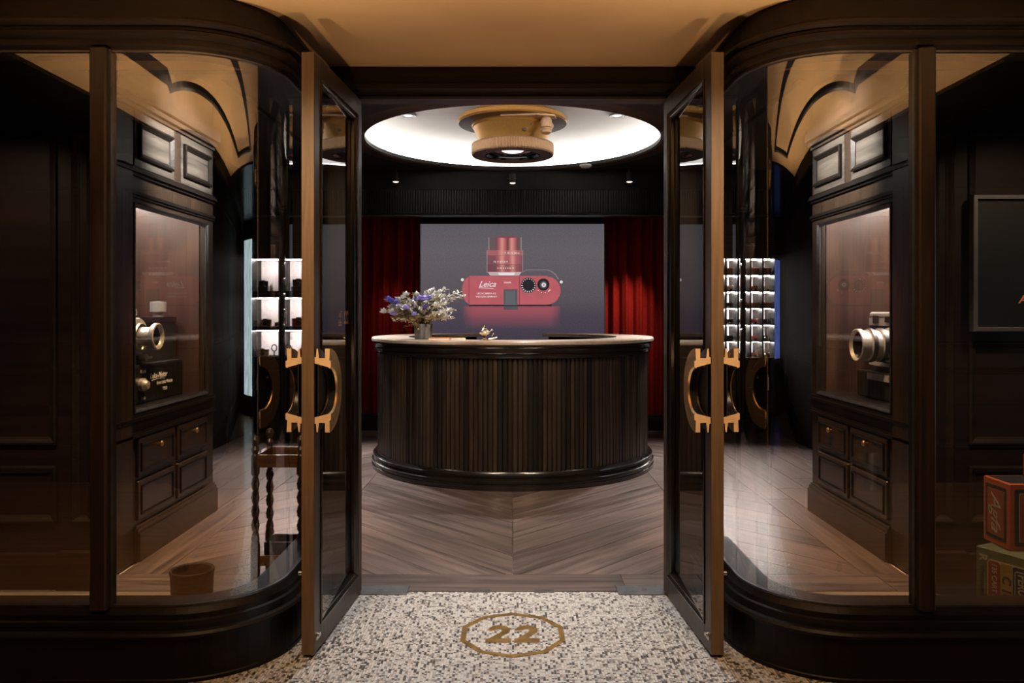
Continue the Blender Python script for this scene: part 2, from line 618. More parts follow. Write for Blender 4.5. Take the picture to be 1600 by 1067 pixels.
YF0, YF1 = 3.780, 8.5
chevron(0, 1.07, 1, YF0, YF1, 4.382)
chevron(-1.07, 0, -1, YF0, YF1, 4.382)
chevron(1.07, 1.70, -1, YF0, YF1, 4.382 + 1.07 - 0.63)
chevron(-1.70, -1.07, 1, YF0, YF1, 4.382 + 1.07 - 0.63)


def board(x0, x1, y0, y1, along):
    plank([(x0 + G / 2, y0 + G / 2), (x1 - G / 2, y0 + G / 2), (x1 - G / 2, y1 - G / 2), (x0 + G / 2, y1 - G / 2)], 0 if along == 'x' else PI / 2)


for a, b2 in ((-3.4, -2.1), (-2.1, -0.95), (-0.95, 0.52), (0.52, 1.75), (1.75, 3.4)):
    board(a, b2, 3.547, 3.778, 'x')
for s in (-1, 1):
    for a, b2 in ((YF0, 5.3), (5.3, 6.9), (6.9, YF1)):
        board(min(s * 1.70, s * 1.90), max(s * 1.70, s * 1.90), a, b2, 'y')
    for i in range(7):
        xa, xb = 1.90 + i * 0.2143, 1.90 + (i + 1) * 0.2143
        cuts = [5.0, 5.6 + 0.35 * (i % 3), 7.1 + 0.3 * (i % 2), YF1]
        for a, b2 in zip(cuts[:-1], cuts[1:]):
            board(min(s * xa, s * xb), max(s * xa, s * xb), a, b2, 'y')

# ---- passage floor: mosaic
pfloor = struct('floor', None, None, 'white, grey and charcoal mosaic floor of the entrance passage')
pfloor.name = 'floor.001'
MB().box(-6, 6, -0.41, 3.545, -0.06, -0.003).build('mosaic_bed', [M_GROUT], pfloor)
mb = MB()
mb.box(-6, -1.33, -0.41, 3.543, -0.003, 0.0)
mb.box(1.33, 6, -0.41, 3.543, -0.003, 0.0)
mb.box(-1.33, 1.33, -0.41, 2.30, -0.003, 0.0)
mb.build('passage_boards', wood('amber brown boards', (0.20, 0.13, 0.07), (0.42, 0.29, 0.17), 'x', 0.4, 0.6), pfloor)
PX, PY = 0.0099, 0.0099
nx, ny = int(2.66 / PX), int((3.543 - 2.302) / PY)
rngt = random.Random(3)
vs, fs, mi = [], [], []
prev = [0] * nx
for j in range(ny):
    for i in range(nx):
        r = rngt.random()
        # darker stones come in short upright runs
        if prev[i] >= 2 and rngt.random() < 0.20:
            t = prev[i]
        else:
            t = 0 if r < 0.48 else 1 if r < 0.72 else 2 if r < 0.85 else 3
        prev[i] = t
        g = 0.0009
        x0, y0 = -1.33 + i * PX + g, 2.302 + j * PY + g
        x1, y1 = x0 + PX - 2 * g, y0 + PY - 2 * g
        zt = rngt.uniform(-0.0002, 0.0004)
        k = len(vs)
        vs += [(x0, y0, -0.003), (x1, y0, -0.003), (x1, y1, -0.003), (x0, y1, -0.003), (x0, y0, zt), (x1, y0, zt), (x1, y1, zt), (x0, y1, zt)]
        fs += [(k + 4, k + 5, k + 6, k + 7), (k, k + 1, k + 5, k + 4), (k + 1, k + 2, k + 6, k + 5), (k + 2, k + 3, k + 7, k + 6), (k + 3, k, k + 4, k + 7)]
        mi += [t] * 5
mb = MB()
mb.v, mb.f, mb.mi, mb.sm = vs, fs, mi, [False] * len(fs)
tag(mb.build('mosaic_tiles', [M_T1, M_T2, M_T3, M_T4], pfloor, recalc=False), kind='stuff')

# brass decagon and numerals let into the mosaic
R0, R1, YC = 0.213, 0.191, 3.078
for k in range(10):
    a0, a1 = PI / 2 + k * PI / 5, PI / 2 + (k + 1) * PI / 5
    g = 0.0
    q = [(R0 * math.cos(a0), YC + R0 * math.sin(a0)), (R0 * math.cos(a1), YC + R0 * math.sin(a1)), (R1 * math.cos(a1), YC + R1 * math.sin(a1)), (R1 * math.cos(a0), YC + R1 * math.sin(a0))]
    MB().prism(q, 'z', -0.001, 0.0022).build('brass_border_strip', M_BRASSD, pfloor)


def two_outline():
    """heavy extended numeral 2, unit box 1 x 1"""
    pts = []
    # outer bowl from the left tip over the top to the right, down the diagonal
    pts += [(0.04, 0.70)]
    for t in (165, 145, 122, 100, 80, 58, 35, 12, -10, -28):
        pts.append((0.52 + 0.44 * math.cos(math.radians(t)), 0.71 + 0.29 * math.sin(math.radians(t))))
    pts += [(0.70, 0.40), (0.50, 0.22), (1.0, 0.22), (1.0, 0.0), (0.0, 0.0), (0.0, 0.10), (0.40, 0.42), (0.56, 0.55)]
    for t in (-25, 10, 45, 80, 115, 145, 172):
        pts.append((0.50 + 0.13 * math.cos(math.radians(t)), 0.685 + 0.095 * math.sin(math.radians(t))))
    return pts


for k in range(2):
    ox = -0.106 + k * 0.110
    out = [(ox + 0.100 * p[0], 2.998 + 0.162 * p[1]) for p in two_outline()]
    me_mb = MB().prism(out, 'z', -0.001, 0.0022)
    me_mb.build('brass_numeral', M_BRASSD, pfloor)

# floor-spring plates and bolt sockets at the threshold
for s in (-1, 1):
    pb = MB().box(s * 0.475, s * 0.72, 3.50, 3.618, -0.002, 0.004, 0.0015)
    o = pb.build('floor_spring_plate', M_STEEL)
    tag(o, 'dark steel floor plate at the foot of the %s door leaf' % ('left' if s < 0 else 'right'), 'floor plate', 'floor plates at the door hinges')
    mb = MB().cyl((s * 0.60, 3.558, 0.004), 0.009, 0.0015, seg=14)
    mb.build('plate_screw', M_CHROME, o, True)
    mb = MB().box(s * 0.10, s * 0.19, 3.532, 3.556, -0.002, 0.005, 0.001)
    tag(mb.build('bolt_socket', M_STEEL), 'small steel bolt socket in the threshold, %s of its centre' % ('left' if s < 0 else 'right'), 'bolt socket', 'bolt sockets in the threshold')

# ---- passage: rear wall, ends, ceiling
rear = struct('wall_front', MB().box(-6, 6, -0.55, -0.41, 0, 2.40), M_PANELR, 'dark panelled wall across the passage')
for k in range(-6, 6):
    x = 0.5 + k * 1.0
    for z0, z1 in ((0.25, 0.85), (1.0, 2.2)):
        mb = MB()
        add_frame(mb, 0.8, z1 - z0, MOULD, lambda u, v, n, x=x, z0=z0, z1=z1: (x + u, -0.41 + n, (z0 + z1) / 2 + v))
        mb.build('panel', M_PANELR, rear)
MB().box(-6, 6, -0.41, -0.385, 0, 0.17).build('skirting', M_BLK, rear)
for s, nm in ((-1, 'left'), (1, 'right')):
    struct('wall_%s_passage_end' % nm, MB().box(s * 6.0, s * 6.1, -0.55, 3.7, 0, 2.4), M_WZ, 'dark end wall of the passage')
    # lit shopfront at the far end of the passage (seen in the curved glass)
    t = thing('backlit_sign', (s * 5.97, 1.35, 0.0), ('pale glowing shop window' if s > 0 else 'blue glowing poster panel') + ' at the passage end, seen in the curved glass', 'backlit sign')
    pm = emit('pale window glow', (0.72, 0.92, 0.95), 1.7, 0.35, 5) if s > 0 else emit('blue panel glow', (0.16, 0.24, 0.75), 1.0, 0.5, 4)
    mb = MB()
    if s > 0:
        mb.box(-0.01, 0.02, -0.75, 0.75, 0.25, 2.15)
    else:
        mb.box(-0.02, 0.01, -0.5, 0.5, 0.7, 1.9)
    mb.build('sign_face', pm, t)
    mb = MB()
    w, h, zc = (1.6, 2.0, 1.2) if s > 0 else (1.1, 1.3, 1.3)
    add_frame(mb, w, h, [(0, -0.03), (0, 0.03), (0.05, 0.03), (0.05, -0.03)], lambda u, v, n, s=s, zc=zc: (-s * n, u, zc + v))
    mb.build('sign_frame', M_STEEL, t)
ZC = 2.384
ceil2 = struct('ceiling', MB().box(-2.15, 2.15, 0.50, 3.60, ZC, ZC + 0.05), M_CEIL, 'ochre painted ceiling of the entrance passage')
ceil2.name = 'ceiling.001'
for s in (-1, 1):
    MB().box(s * 2.15, s * 6, 0.50, 3.60, ZC - 0.02, ZC + 0.05).build('ceiling_beam', M_BLK, ceil2)
MB().box(-6, 6, 0.38, 0.50, 2.27, ZC + 0.05).box(-6, 6, -0.41, 0.38, ZC - 0.01, ZC + 0.05).build('dropped_beam', M_BLK, ceil2)
mb = MB()
add_frame(mb, 3.3, 0.98, [(0, 0), (0, 0.02), (0.02, 0.028), (0.035, 0.016), (0.05, 0.016), (0.065, 0.026), (0.08, 0.022), (0.09, 0)], lambda u, v, n: (u, 1.98 + v, ZC - n))
mb.build('ceiling_moulding', M_BLK, ceil2)

# in-ground uplighters, added to wash the passage ceiling
for fx, fy, side in ((-1.15, 1.45, 'left of the viewer'), (1.15, 1.45, 'right of the viewer'), (0, 2.25, 'before the brass decagon')):
    t = thing('added_floor_uplight', (fx, fy, 0), 'added steel-ringed in-ground uplight in the passage floor, %s' % side, 'floor light', 'added in-ground uplights of the passage')
    MB().lathe([(0.058, 0.001), (0.062, 0.006), (0.080, 0.005), (0.085, 0.0)], seg=32).build('trim_ring', M_STEEL, t)
    MB().lathe([(0.0001, 0.002), (0.060, 0.002)], seg=32).build('lens', M_CGLASS, t)

# ---- interior walls
wl = struct('wall_left', MB().box(-3.52, -3.42, 3.5, 5.1, 0, 3.2).box(-2.86, -2.76, 5.0, 8.62, 0, 3.2), M_WALLM)
wr = struct('wall_right', MB().box(3.42, 3.52, 3.5, 5.1, 0, 3.2).box(2.76, 2.86, 5.0, 8.62, 0, 3.2), M_WALLM)
wb = struct('wall_back', MB().box(-3.5, 3.5, 8.52, 8.62, 0, 3.2), M_BLKZ)
struct('wall_front_above', MB().box(-3.5, 3.5, 3.60, 3.70, 2.395, 2.75), M_BLK)
struct('baseboard_back', MB().box(-1.93, 1.93, 8.34, 8.52, 0, 0.135).box(-1.93, 1.93, 8.36, 8.52, 0.135, 0.16), M_BLK)

# ---- interior ceiling with the round dome
DC = (0.0, 6.70)
DR = 1.25
ZI = 2.72
mb = MB()
N = 96
inner, outer = [], []
for i in range(N):
    t = 2 * PI * i / N
    cx, sy = math.cos(t), math.sin(t)
    inner.append((DC[0] + DR * cx, DC[1] + DR * sy))
    k = min(3.42 / abs(cx) if abs(cx) > 1e-6 else 1e9, ((8.52 - DC[1]) if sy > 0 else (DC[1] - 3.70)) / abs(sy) if abs(sy) > 1e-6 else 1e9)
    outer.append((DC[0] + k * cx, DC[1] + k * sy))
rings = [[(x, y, ZI + 0.03) for x, y in inner], [(x, y, ZI) for x, y in inner], [(x, y, ZI) for x, y in outer], [(x, y, ZI + 0.05) for x, y in outer], [(x, y, ZI + 0.03) for x, y in inner]]
mb.loft(rings, False, False)
for cx, cy in ((-3.42, 3.7), (3.42, 3.7), (-3.42, 8.52), (3.42, 8.52)):
    ex = [p for p in outer if (p[0] < -3.4) == (cx < 0) and abs(p[0]) > 3.4]
    ey = [p for p in outer if abs(p[1] - cy) < 1e-3]
    qx = min(ex, key=lambda p: abs(p[1] - cy))
    qy = min(ey, key=lambda p: abs(p[0] - cx))
    mb.add([(qx[0], qx[1], ZI), (cx, cy, ZI), (qy[0], qy[1], ZI)], [(0, 1, 2)])
ceil = struct('ceiling', mb, M_DARKC, 'charcoal shop ceiling with a round lit dome')
DZ = 0.0
MB().lathe([(DR, 2.75), (DR + 0.16, 2.755), (DR + 0.20, 2.80), (DR + 0.13, 2.92), (DR - 0.12, 3.01), (0.85, 3.045), (0.0001, 3.05)], (DC[0], DC[1], 0), seg=72).build('dome', M_DOME, ceil)
MB().lathe([(DR + 0.075, 2.762), (DR + 0.12, 2.762), (DR + 0.12, 2.778), (DR + 0.075, 2.778)], (DC[0], DC[1], 0), seg=72, closed_prof=True).build('cove_light_strip', M_COVE, ceil)
MB().lathe([(DR, 2.735), (DR + 0.02, 2.712), (DR + 0.14, 2.712), (DR + 0.17, 2.722)], (DC[0], DC[1], 0), seg=72).build('dome_rim', M_BRONZE, ceil)
# shallow beams of the dark ceiling
for y in (4.7, 8.08):
    MB().box(-3.42, 3.42, y - 0.05, y + 0.05, ZI - 0.035, ZI).build('ceiling_beam', M_DARKC, ceil)
for s in (-1, 1):
    MB().box(s * 1.78, s * 1.88, 3.7, 8.52, ZI - 0.035, ZI).build('ceiling_beam', M_DARKC, ceil)

# ---- ribbed valance over curtains and screen
val = struct('trim_1', MB().box(-3.4, 3.4, 7.99, 8.10, 2.25, ZI), M_BLKZ, 'dark ribbed wooden valance above the screen')
mb = MB()
nr = int(6.8 / 0.0262)
for i in range(nr):
    x = -3.4 + (i + 0.5) * 0.0262
    mb.prism([(x - 0.009, 7.99), (x - 0.004, 7.974), (x + 0.004, 7.974), (x + 0.009, 7.99)], 'z', 2.275, 2.515)
tag(mb.build('rib', wood('ribbed black oak', (0.008, 0.007, 0.0065), (0.022, 0.019, 0.017), 'z', 0.32, spec=0.5), val, recalc=False), kind='stuff')
MB().box(-3.4, 3.4, 7.965, 7.99, 2.515, 2.535).box(-3.4, 3.4, 7.96, 7.99, 2.254, 2.272).build('valance_moulding', M_BLK, val)
MB().box(-3.4, 3.4, 7.955, 7.99, 2.247, 2.253).build('edge_strip', M_STEEL, val)

# ================================================================== SHOP FRONT
CX, CY, RR = 1.2, 3.04, 0.38


def shop_path(o, xfar, yend, xstart=None, n=14):
    pts = [(xfar, CY - RR - o)]
    if xstart is None:
        for k in range(1, 6):
            pts.append((xfar + (CX - xfar) * k / 5.0, CY - RR - o))
    else:
        pts.append((CX, CY - RR - o))
    for k in range(1, n + 1):
        t = PI / 2 * k / n
        pts.append((CX - (RR + o) * math.sin(t), CY - (RR + o) * math.cos(t)))
    pts.append((CX - RR - o, yend))
    return pts


def shop_sweep(mb, prof, s, xfar, yend, smooth=False, n=14):
    paths = [shop_path(o, xfar, yend, 1, n) for o, z in prof]
    rings = []
    for i in range(len(paths[0])):
        rings.append([(s * paths[j][i][0], paths[j][i][1], prof[j][1]) for j in range(len(prof))])
    mb.loft(rings, True, True, True, smooth)
    return mb


for s, nm in ((-1, 'left'), (1, 'right')):
    win = struct('window_1' if s < 0 else 'window_2', None, None, '%s shop window with a curved glass corner in a dark oak frame' % nm)
    # plinth with stepped mouldings
    pl = shop_sweep(MB(), [(-0.16, 0.0), (0, 0.0), (0, 0.012), (-0.004, 0.016), (-0.004, 0.150), (0.010, 0.156), (0.012, 0.166), (0.004, 0.174), (-0.010, 0.178), (-0.012, 0.192), (-0.016, 0.204), (-0.026, 0.208), (-0.028, 0.226), (-0.038, 0.240), (-0.042, 0.246), (-0.16, 0.246)], s, 3.45, 3.56)
    pl.build('plinth', M_BLK, win)
    fa = shop_sweep(MB(), [(-0.16, 2.176), (-0.046, 2.176), (-0.042, 2.186), (-0.030, 2.190), (-0.032, 2.214), (-0.010, 2.222), (-0.008, 2.234), (-0.020, 2.242), (-0.022, 2.252), (-0.004, 2.262), (-0.004, 2.272), (-0.040, 2.292), (-0.052, 2.296), (-0.060, 2.386), (-0.16, 2.386)], s, 3.45, 3.56)
    fa.build('fascia', M_WX, win)
    # glass: the curved pane and the flat one beside it
    gl = shop_sweep(MB(), [(-0.062, 0.24), (-0.054, 0.24), (-0.054, 2.182), (-0.062, 2.182)], s, 1.400, 3.51, True, 40)
    cg = gl.build('curved_pane', M_GLASS, win)
    yg = CY - RR + 0.058
    MB().box(s * 1.446, s * 3.4, yg - 0.004, yg + 0.004, 0.24, 2.182).build('pane', M_GLASS, win)
    # slim steel glazing line along sill and head of the glass
    for z0, z1 in ((0.246, 0.254), (2.170, 2.178)):
        shop_sweep(MB(), [(-0.054, z0), (-0.046, z0), (-0.046, z1), (-0.054, z1)], s, 3.4, 3.48).build('glazing_bead', M_STEEL, win)
    mb = MB().box(s * 1.394, s * 1.452, yg - 0.045, yg + 0.035, 0.24, 2.18, 0.006)
    mb.build('mullion', M_WZ, win)
    mb = MB().box(s * 1.388, s * 1.396, yg - 0.022, yg - 0.004, 0.25, 2.176)
    mb.build('mullion_bead', M_STEEL, win)
    MB().box(s * 3.38, s * 3.46, yg - 0.06, yg + 0.06, 0.24, 2.18).build('mullion', M_WZ, win)
    # door jamb at the inner end of the curved glass
    jb = MB().box(s * 0.735, s * 0.905, 3.565, 3.70, 0.0, 2.40)
    jb.box(s * 0.865, s * 0.91, 3.49, 3.57, 0.246, 2.18)
    jb.build('jamb', M_WZ, win)
    # facade beyond the window
    wf = struct('wall_%s_facade' % nm, MB().box(s * 3.45, s * 6, 2.64, 2.80, 0, 2.40), M_WZ, 'dark panelled facade beside the shop window')
    # panelled back of the window display
    pw = struct('wall_%s_display' % nm, MB().box(s * 1.90, s * 3.45, 3.60, 3.70, 0, 2.72), M_PANELR, 'dark red brown panelled back wall of the window display')
    mb = MB().box(s * 2.06, s * 3.4, 3.565, 3.60, 0.0, 0.16).box(s * 1.90, s * 2.08, 3.555, 3.60, 0.0, 0.17)
    mb.build('baseboard', M_PANELR, pw)
    for (x0, x1, z0, z1) in ((1.93, 2.03, 0.30, 2.1), (2.10, 2.60, 0.30, 0.56), (2.10, 2.60, 0.66, 2.1), (2.66, 3.3, 0.30, 0.56), (2.66, 3.3, 0.66, 2.1)):
        if s > 0 and z1 > 1 and x0 > 2.05:
            pass
        mb = MB()
        add_frame(mb, x1 - x0, z1 - z0, [(0, 0), (0, 0.012), (0.008, 0.016), (0.016, 0.012), (0.024, 0.006), (0.034, 0.002), (0.034, 0)], lambda u, v, n, s=s, x0=x0, x1=x1, z0=z0, z1=z1: (s * ((x0 + x1) / 2 + u), 3.60 - n, (z0 + z1) / 2 + v))
        mb.build('panel_moulding', M_WX, pw)
    MB().box(s * 1.90, s * 3.45, 3.575, 3.60, 2.2, 2.30).build('panel_cornice', M_WX, pw)
    # ceiling of the window bay
    struct('trim_2' if s < 0 else 'trim_3', MB().box(s * 0.93, s * 3.45, 2.80, 3.60, 2.390, 2.42), M_BLK, 'dark soffit over the %s window bay' % nm)

# header over the doors
hd = struct('trim_4', None, None, 'dark oak header above the open doors')
mb = MB()
prof = [(3.70, 2.253), (3.60, 2.246), (3.545, 2.236), (3.540, 2.246), (3.552, 2.258), (3.552, 2.268), (3.536, 2.280), (3.536, 2.304), (3.548, 2.312), (3.548, 2.386), (3.70, 2.386)]
mb.loft([[(-0.83, y, z) for y, z in prof], [(0.83, y, z) for y, z in prof]])
mb.build('header_beam', M_WX, hd)

# ================================================================== DOORS
DL, DT, DZ0, DZ1 = 0.667, 0.048, 0.012, 2.222


def make_door(s):
    side = 'left' if s < 0 else 'right'
    d = struct('door_1' if s < 0 else 'door_2', None, None, '%s leaf of the open glazed double door with half-lens brass pulls' % side)
    d['category'] = 'door'
    # local: x runs from the hinge to the free edge, y is thickness, z up; inner face is -y*? see below
    hx, hy = -0.682 - DT / 2, 3.53
    ang = math.atan2(2.863 - 3.53, (-0.7275) - (-0.682))
    ca, sa = math.cos(ang), math.sin(ang)

    def T(x, y, z):
        X = hx + x * ca - y * sa
        Y = hy + x * sa + y * ca
        return (-X if s > 0 else X, Y, z)

    # with ang about -94 deg, local +y points to +X (the opening side) for the left leaf
    def P(name, mb, mat, parent=None):
        mb.v = [T(*p) for p in mb.v]
        return mb.build(name, mat, parent or d)

    h = DT / 2
    mb = MB().box(DL - 0.082, DL, -h, h, DZ0, DZ1, 0.002)
    P('stile', mb, M_DOOR)
    # the free edge is coloured paler, as lit from the passage
    mb = MB().box(DL, DL + 0.0015, -h + 0.001, h - 0.001, DZ0, DZ1)
    P('lit_edge_face', mb, M_EDGELIT)
    P('stile', MB().box(0, 0.080, -h, h, DZ0, DZ1, 0.002), M_DOOR)
    P('rail', MB().box(0.080, DL - 0.082, -h, h, DZ1 - 0.088, DZ1), M_DOOR)
    P('rail', MB().box(0.080, DL - 0.082, -h, h, DZ0, DZ0 + 0.095), M_DOOR)
    gx0, gx1, gz0, gz1 = 0.080, DL - 0.082, DZ0 + 0.095, DZ1 - 0.088
    xm, tk = (gx0 + gx1) / 2, 0.053 * 0.98
    pm = MB().box(gx0, gx1, -0.004, 0.004, gz0, gz1)
    pm.v = [(x, y + 0.010 + (x - xm) * tk, z) for x, y, z in pm.v]
    P('pane', pm, M_DGLASS)
    for q in (-1, 1):
        mb = MB()
        add_frame(mb, gx1 - gx0, gz1 - gz0, [(-0.010, 0.020), (-0.010, 0.028), (-0.004, 0.030), (0.002, 0.027), (0.006, 0.022), (0.012, 0.022), (0.018, 0.016), (0.020, 0.004), (0, 0.004)],
                  lambda u, v, n, q=q: ((gx0 + gx1) / 2 + u, q * n, (gz0 + gz1) / 2 + v))
        P('glazing_bead', mb, M_GLOSSB)
    # half-lens pull on each face: a lens barrel cut open along its axis
    poly = [(0.0, 0.099), (0.053, 0.085), (0.054, 0.081), (0.061, 0.086), (0.061, 0.107), (0.055, 0.111), (0.057, 0.1536), (0.039, 0.1536), (0.039, 0.119), (0.017, 0.119), (0.012, 0.1536), (0.0075, 0.1536), (0.005, 0.122), (0.0, 0.122)]
    zc, xc = 0.981, DL - 0.004
    for q in (-1, 1):
        mb = MB()
        n = 28
        rings = []
        for i in range(n + 1):
            t = PI / 2 + PI * i / n
            rings.append([(xc + r * math.cos(t), q * (h + a), zc + r * math.sin(t)) for a, r in poly])
        m = len(poly)
        k0 = len(mb.v)
        mb.v += [p for r in rings for p in r]
        for i in range(n):
            for j in range(m):
                mb.f.append([k0 + i * m + j, k0 + i * m + (j + 1) % m, k0 + (i + 1) * m + (j + 1) % m, k0 + (i + 1) * m + j])
                mb.mi.append(2 if j in (0, 9) else 1)
                mb.sm.append(True)
        for r, rev in ((0, 1), (n, -1)):
            mb.f.append([k0 + r * m + j for j in range(m)][::rev])
            mb.mi.append(0)
            mb.sm.append(False)
        hdl = P('handle', mb, [M_BRASSL, M_BRASS, M_BLACK])
        disc = [(xc + 0.0995 * math.cos(PI / 2 + PI * i / 24), zc + 0.0995 * math.sin(PI / 2 + PI * i / 24)) for i in range(25)]
        mb = MB()
        mb.loft([[(x, q * (h + 0.012), z) for x, z in disc], [(x, q * (h + 0.0145), z) for x, z in disc]])
        P('lens_plate', mb, M_MATTE, hdl)
        # bronze ring seen inside the barrel
        mb = MB()
        pr = [(0.020, 0.092), (0.026, 0.092), (0.026, 0.086), (0.020, 0.086)]
        rings = [[(xc + r * math.cos(PI / 2 + PI * i / 20), q * (h + a), zc + r * math.sin(PI / 2 + PI * i / 20)) for a, r in pr] for i in range(21)]
        mb.loft(rings, True, True, True)
        P('barrel_ring', mb, M_BRONZE, hdl)
    # pivot and bolt at the foot
    mb = MB()
    mb.cyl((DL - 0.03, h, 0.075), 0.008, 0.012, 'y', 12)
    mb.box(DL - 0.06, DL - 0.012, h, h + 0.006, 0.06, 0.072)
    mb.cyl((DL - 0.03, -h - 0.02, 0.30), 0.009, 0.02, 'y', 12)
    P('bolt', mb, M_CHROME)
    return d, T


door_l, TL = make_door(-1)
door_r, TR = make_door(1)
# gold lettering on the left leaf, meant to be read from outside (mirrored from inside)
for txt, x, z, size, bold in (('22', 0.150, 1.243, 0.078, 0.002), ('The', 0.255, 1.258, 0.038, 0.0006), ('club', 0.265, 1.222, 0.038, 0.0006)):
    # plane of the pane: u along -door axis so the writing reads from the outer face
    yp = 0.010 + (x - 0.3325) * 0.052 - 0.0048
    a, b2 = Vector(TL(0, 0, 0)), Vector(TL(1, 0.052, 0))
    ux = (b2 - a).normalized()
    o3 = Vector(TL(x, yp, z))
    nrm = Vector((0, 0, 1)).cross(ux)
    Mx = Matrix(((ux.x, 0, -nrm.x, o3.x), (ux.y, 0, -nrm.y, o3.y), (0, 1, 0, o3.z), (0, 0, 0, 1)))
    text_part('gilt_lettering', txt, size, M_GILT, door_l, Mx, 0.0003, 0, bold)

# ================================================================== DISPLAY CABINETS IN THE SIDE WALLS
NY0, NY1, NZ0, NZ1 = 3.95, 4.89, 0.765, 1.815
XF = 1.92


def make_cabinet(s):
    side = 'left' if s < 0 else 'right'
    what = 'black camera' if s < 0 else 'silver camera'
    t = thing('display_cabinet', (s * 2.2, 4.31, 0), 'tall oak cabinet with a lit niche holding a giant %s' % what, 'cabinet', 'lit display cabinets in the side walls')

    def P(name, mb, mat, parent=None):
        return mb.build(name, mat, parent or t, True)
    b = MB()
    b.box(s * XF, s * 2.52, 3.705, NY0, 0, 2.70)
    b.box(s * XF, s * 2.52, NY1, 5.0, 0, 2.70)
    b.box(s * XF, s * 2.52, NY0, NY1, 1.96, 2.70)
    b.box(s * XF, s * 1.945, NY0, NY1, NZ1, 1.96)
    b.box(s * XF, s * 2.52, NY0, NY1, 0, NZ0)
    b.box(s * 2.50, s * 2.52, NY0, NY1, NZ0, 1.96)
    P('carcass', b, M_WZ)
    P('back_panel', MB().box(s * 2.46, s * 2.50, NY0, NY1, NZ0, 1.96), M_NICHE)
    P('side_panel', MB().box(s * 1.96, s * 2.46, NY1 - 0.012, NY1, NZ0, 1.96), M_NICHE)
    P('side_panel', MB().box(s * 1.96, s * 2.46, NY0, NY0 + 0.012, NZ0, 1.96), M_NICHE)
    P('niche_floor', MB().box(s * 1.94, s * 2.46, NY0 + 0.012, NY1 - 0.012, NZ0, NZ0 + 0.004), M_BLACK)
    P('light_strip', MB().box(s * 2.36, s * 2.42, NY0 + 0.05, NY1 - 0.05, 1.950, 1.958), M_LED)
    P('light_strip', MB().box(s * 1.96, s * 2.0, NY0 + 0.05, NY1 - 0.05, 1.950, 1.958), M_LED)
    P('pane', MB().box(s * 1.935, s * 1.941, NY0, NY1, NZ0, NZ1), M_CGLASS)
    f = MB()
    add_frame(f, NY1 - NY0 + 0.02, NZ1 - NZ0 + 0.02, [(0, 0), (0, 0.012), (0.006, 0.016), (0.012, 0.012), (0.018, 0.006), (0.026, 0.004), (0.026, 0)], lambda u, v, n: (s * (XF - n), (NY0 + NY1) / 2 + u, (NZ0 + NZ1) / 2 + v))
    P('niche_frame', f, M_STEEL)
    b = MB()
    for z0, z1, o in ((0.700, 0.716, 0.012), (0.716, 0.732, 0.024), (0.732, 0.745, 0.014), (0.632, 0.646, 0.020), (0.646, 0.656, 0.012)):
        b.box(s * (XF - o), s * XF, 3.705, 5.0, z0, z1)
    P('sill_moulding', b, M_BLK)
    b = MB()
    for z0, z1, o in ((1.850, 1.862, 0.010), (1.862, 1.880, 0.018), (1.960, 1.975, 0.014), (1.975, 1.992, 0.028), (1.992, 2.004, 0.020)):
        b.box(s * (XF - o), s * XF, 3.705, 5.0, z0, z1)
    P('frieze_moulding', b, M_BLK)
    b = MB()
    for z0, z1, o in ((2.30, 2.32, 0.012), (2.32, 2.35, 0.03), (2.35, 2.40, 0.05), (2.40, 2.43, 0.035)):
        b.box(s * (XF - o), s * XF, 3.705, 5.0, z0, z1)
    P('cornice', b, M_WY)
    # baseboard
    b = MB().box(s * 1.888, s * XF, 3.96, 5.0, 0, 0.145).box(s * 1.898, s * XF, 3.96, 5.0, 0.145, 0.165).box(s * 1.908, s * XF, 3.96, 5.0, 0.165, 0.18)
    P('baseboard', b, M_WY)
    for y0, y1 in ((3.975, 4.405), (4.445, 4.875)):
        for z0, z1, knob in ((0.425, 0.622, True), (0.205, 0.405, False)):
            d = P('drawer', MB().box(s * (XF - 0.016), s * (XF + 0.02), y0, y1, z0, z1, 0.004), M_WY)
            m = MB()
            add_frame(m, y1 - y0 - 0.05, z1 - z0 - 0.05, [(0, 0), (0, 0.005), (0.006, 0.007), (0.012, 0.003), (0.012, 0)], lambda u, v, n, y0=y0, y1=y1, z0=z0, z1=z1: (s * (XF - 0.016 - n), (y0 + y1) / 2 + u, (z0 + z1) / 2 + v))
            P('drawer_moulding', m, M_BLK, d)
            if knob:
                k = MB()
                yk = (y0 + y1) / 2
                k.lathe([(0.0001, -0.03), (0.012, -0.028), (0.016, -0.022), (0.012, -0.016), (0.006, -0.012), (0.006, 0)], (0, 0, 0), 'x', 14)
                k.v = [(s * (XF - 0.016 + x), yk + y, 0.565 + z) for x, y, z in k.v]
                P('knob', k, M_BRASS, d)
    for y0, y1 in ((3.985, 4.385), (4.535, 4.935)):
        d = P('panel_door', MB().box(s * (XF - 0.006), s * (XF + 0.01), y0 - 0.03, y1 + 0.03, 2.012, 2.292), M_PANLIT)
        m = MB()
        add_frame(m, y1 - y0, 0.19, [(0, 0), (0, 0.016), (0.010, 0.020), (0.020, 0.012), (0.030, 0.004), (0.030, 0)], lambda u, v, n, y0=y0, y1=y1: (s * (XF - 0.006 - n), (y0 + y1) / 2 + u, 2.15 + v))
        P('panel_moulding', m, M_BLK, d)
    # pilaster on the stile beside the window
    b = MB().box(s * (XF - 0.02), s * XF, 3.74, 3.91, 0.18, 2.28, 0.004)
    P('pilaster', b, M_WZ)
    return t


cab_l = make_cabinet(-1)
cab_r = make_cabinet(1)
for s in (-1, 1):
    struct('wall_%s_return' % ('left' if s < 0 else 'right'), MB().box(s * 2.53, s * 3.42, 4.92, 5.0, 0, 2.72), M_WZ)

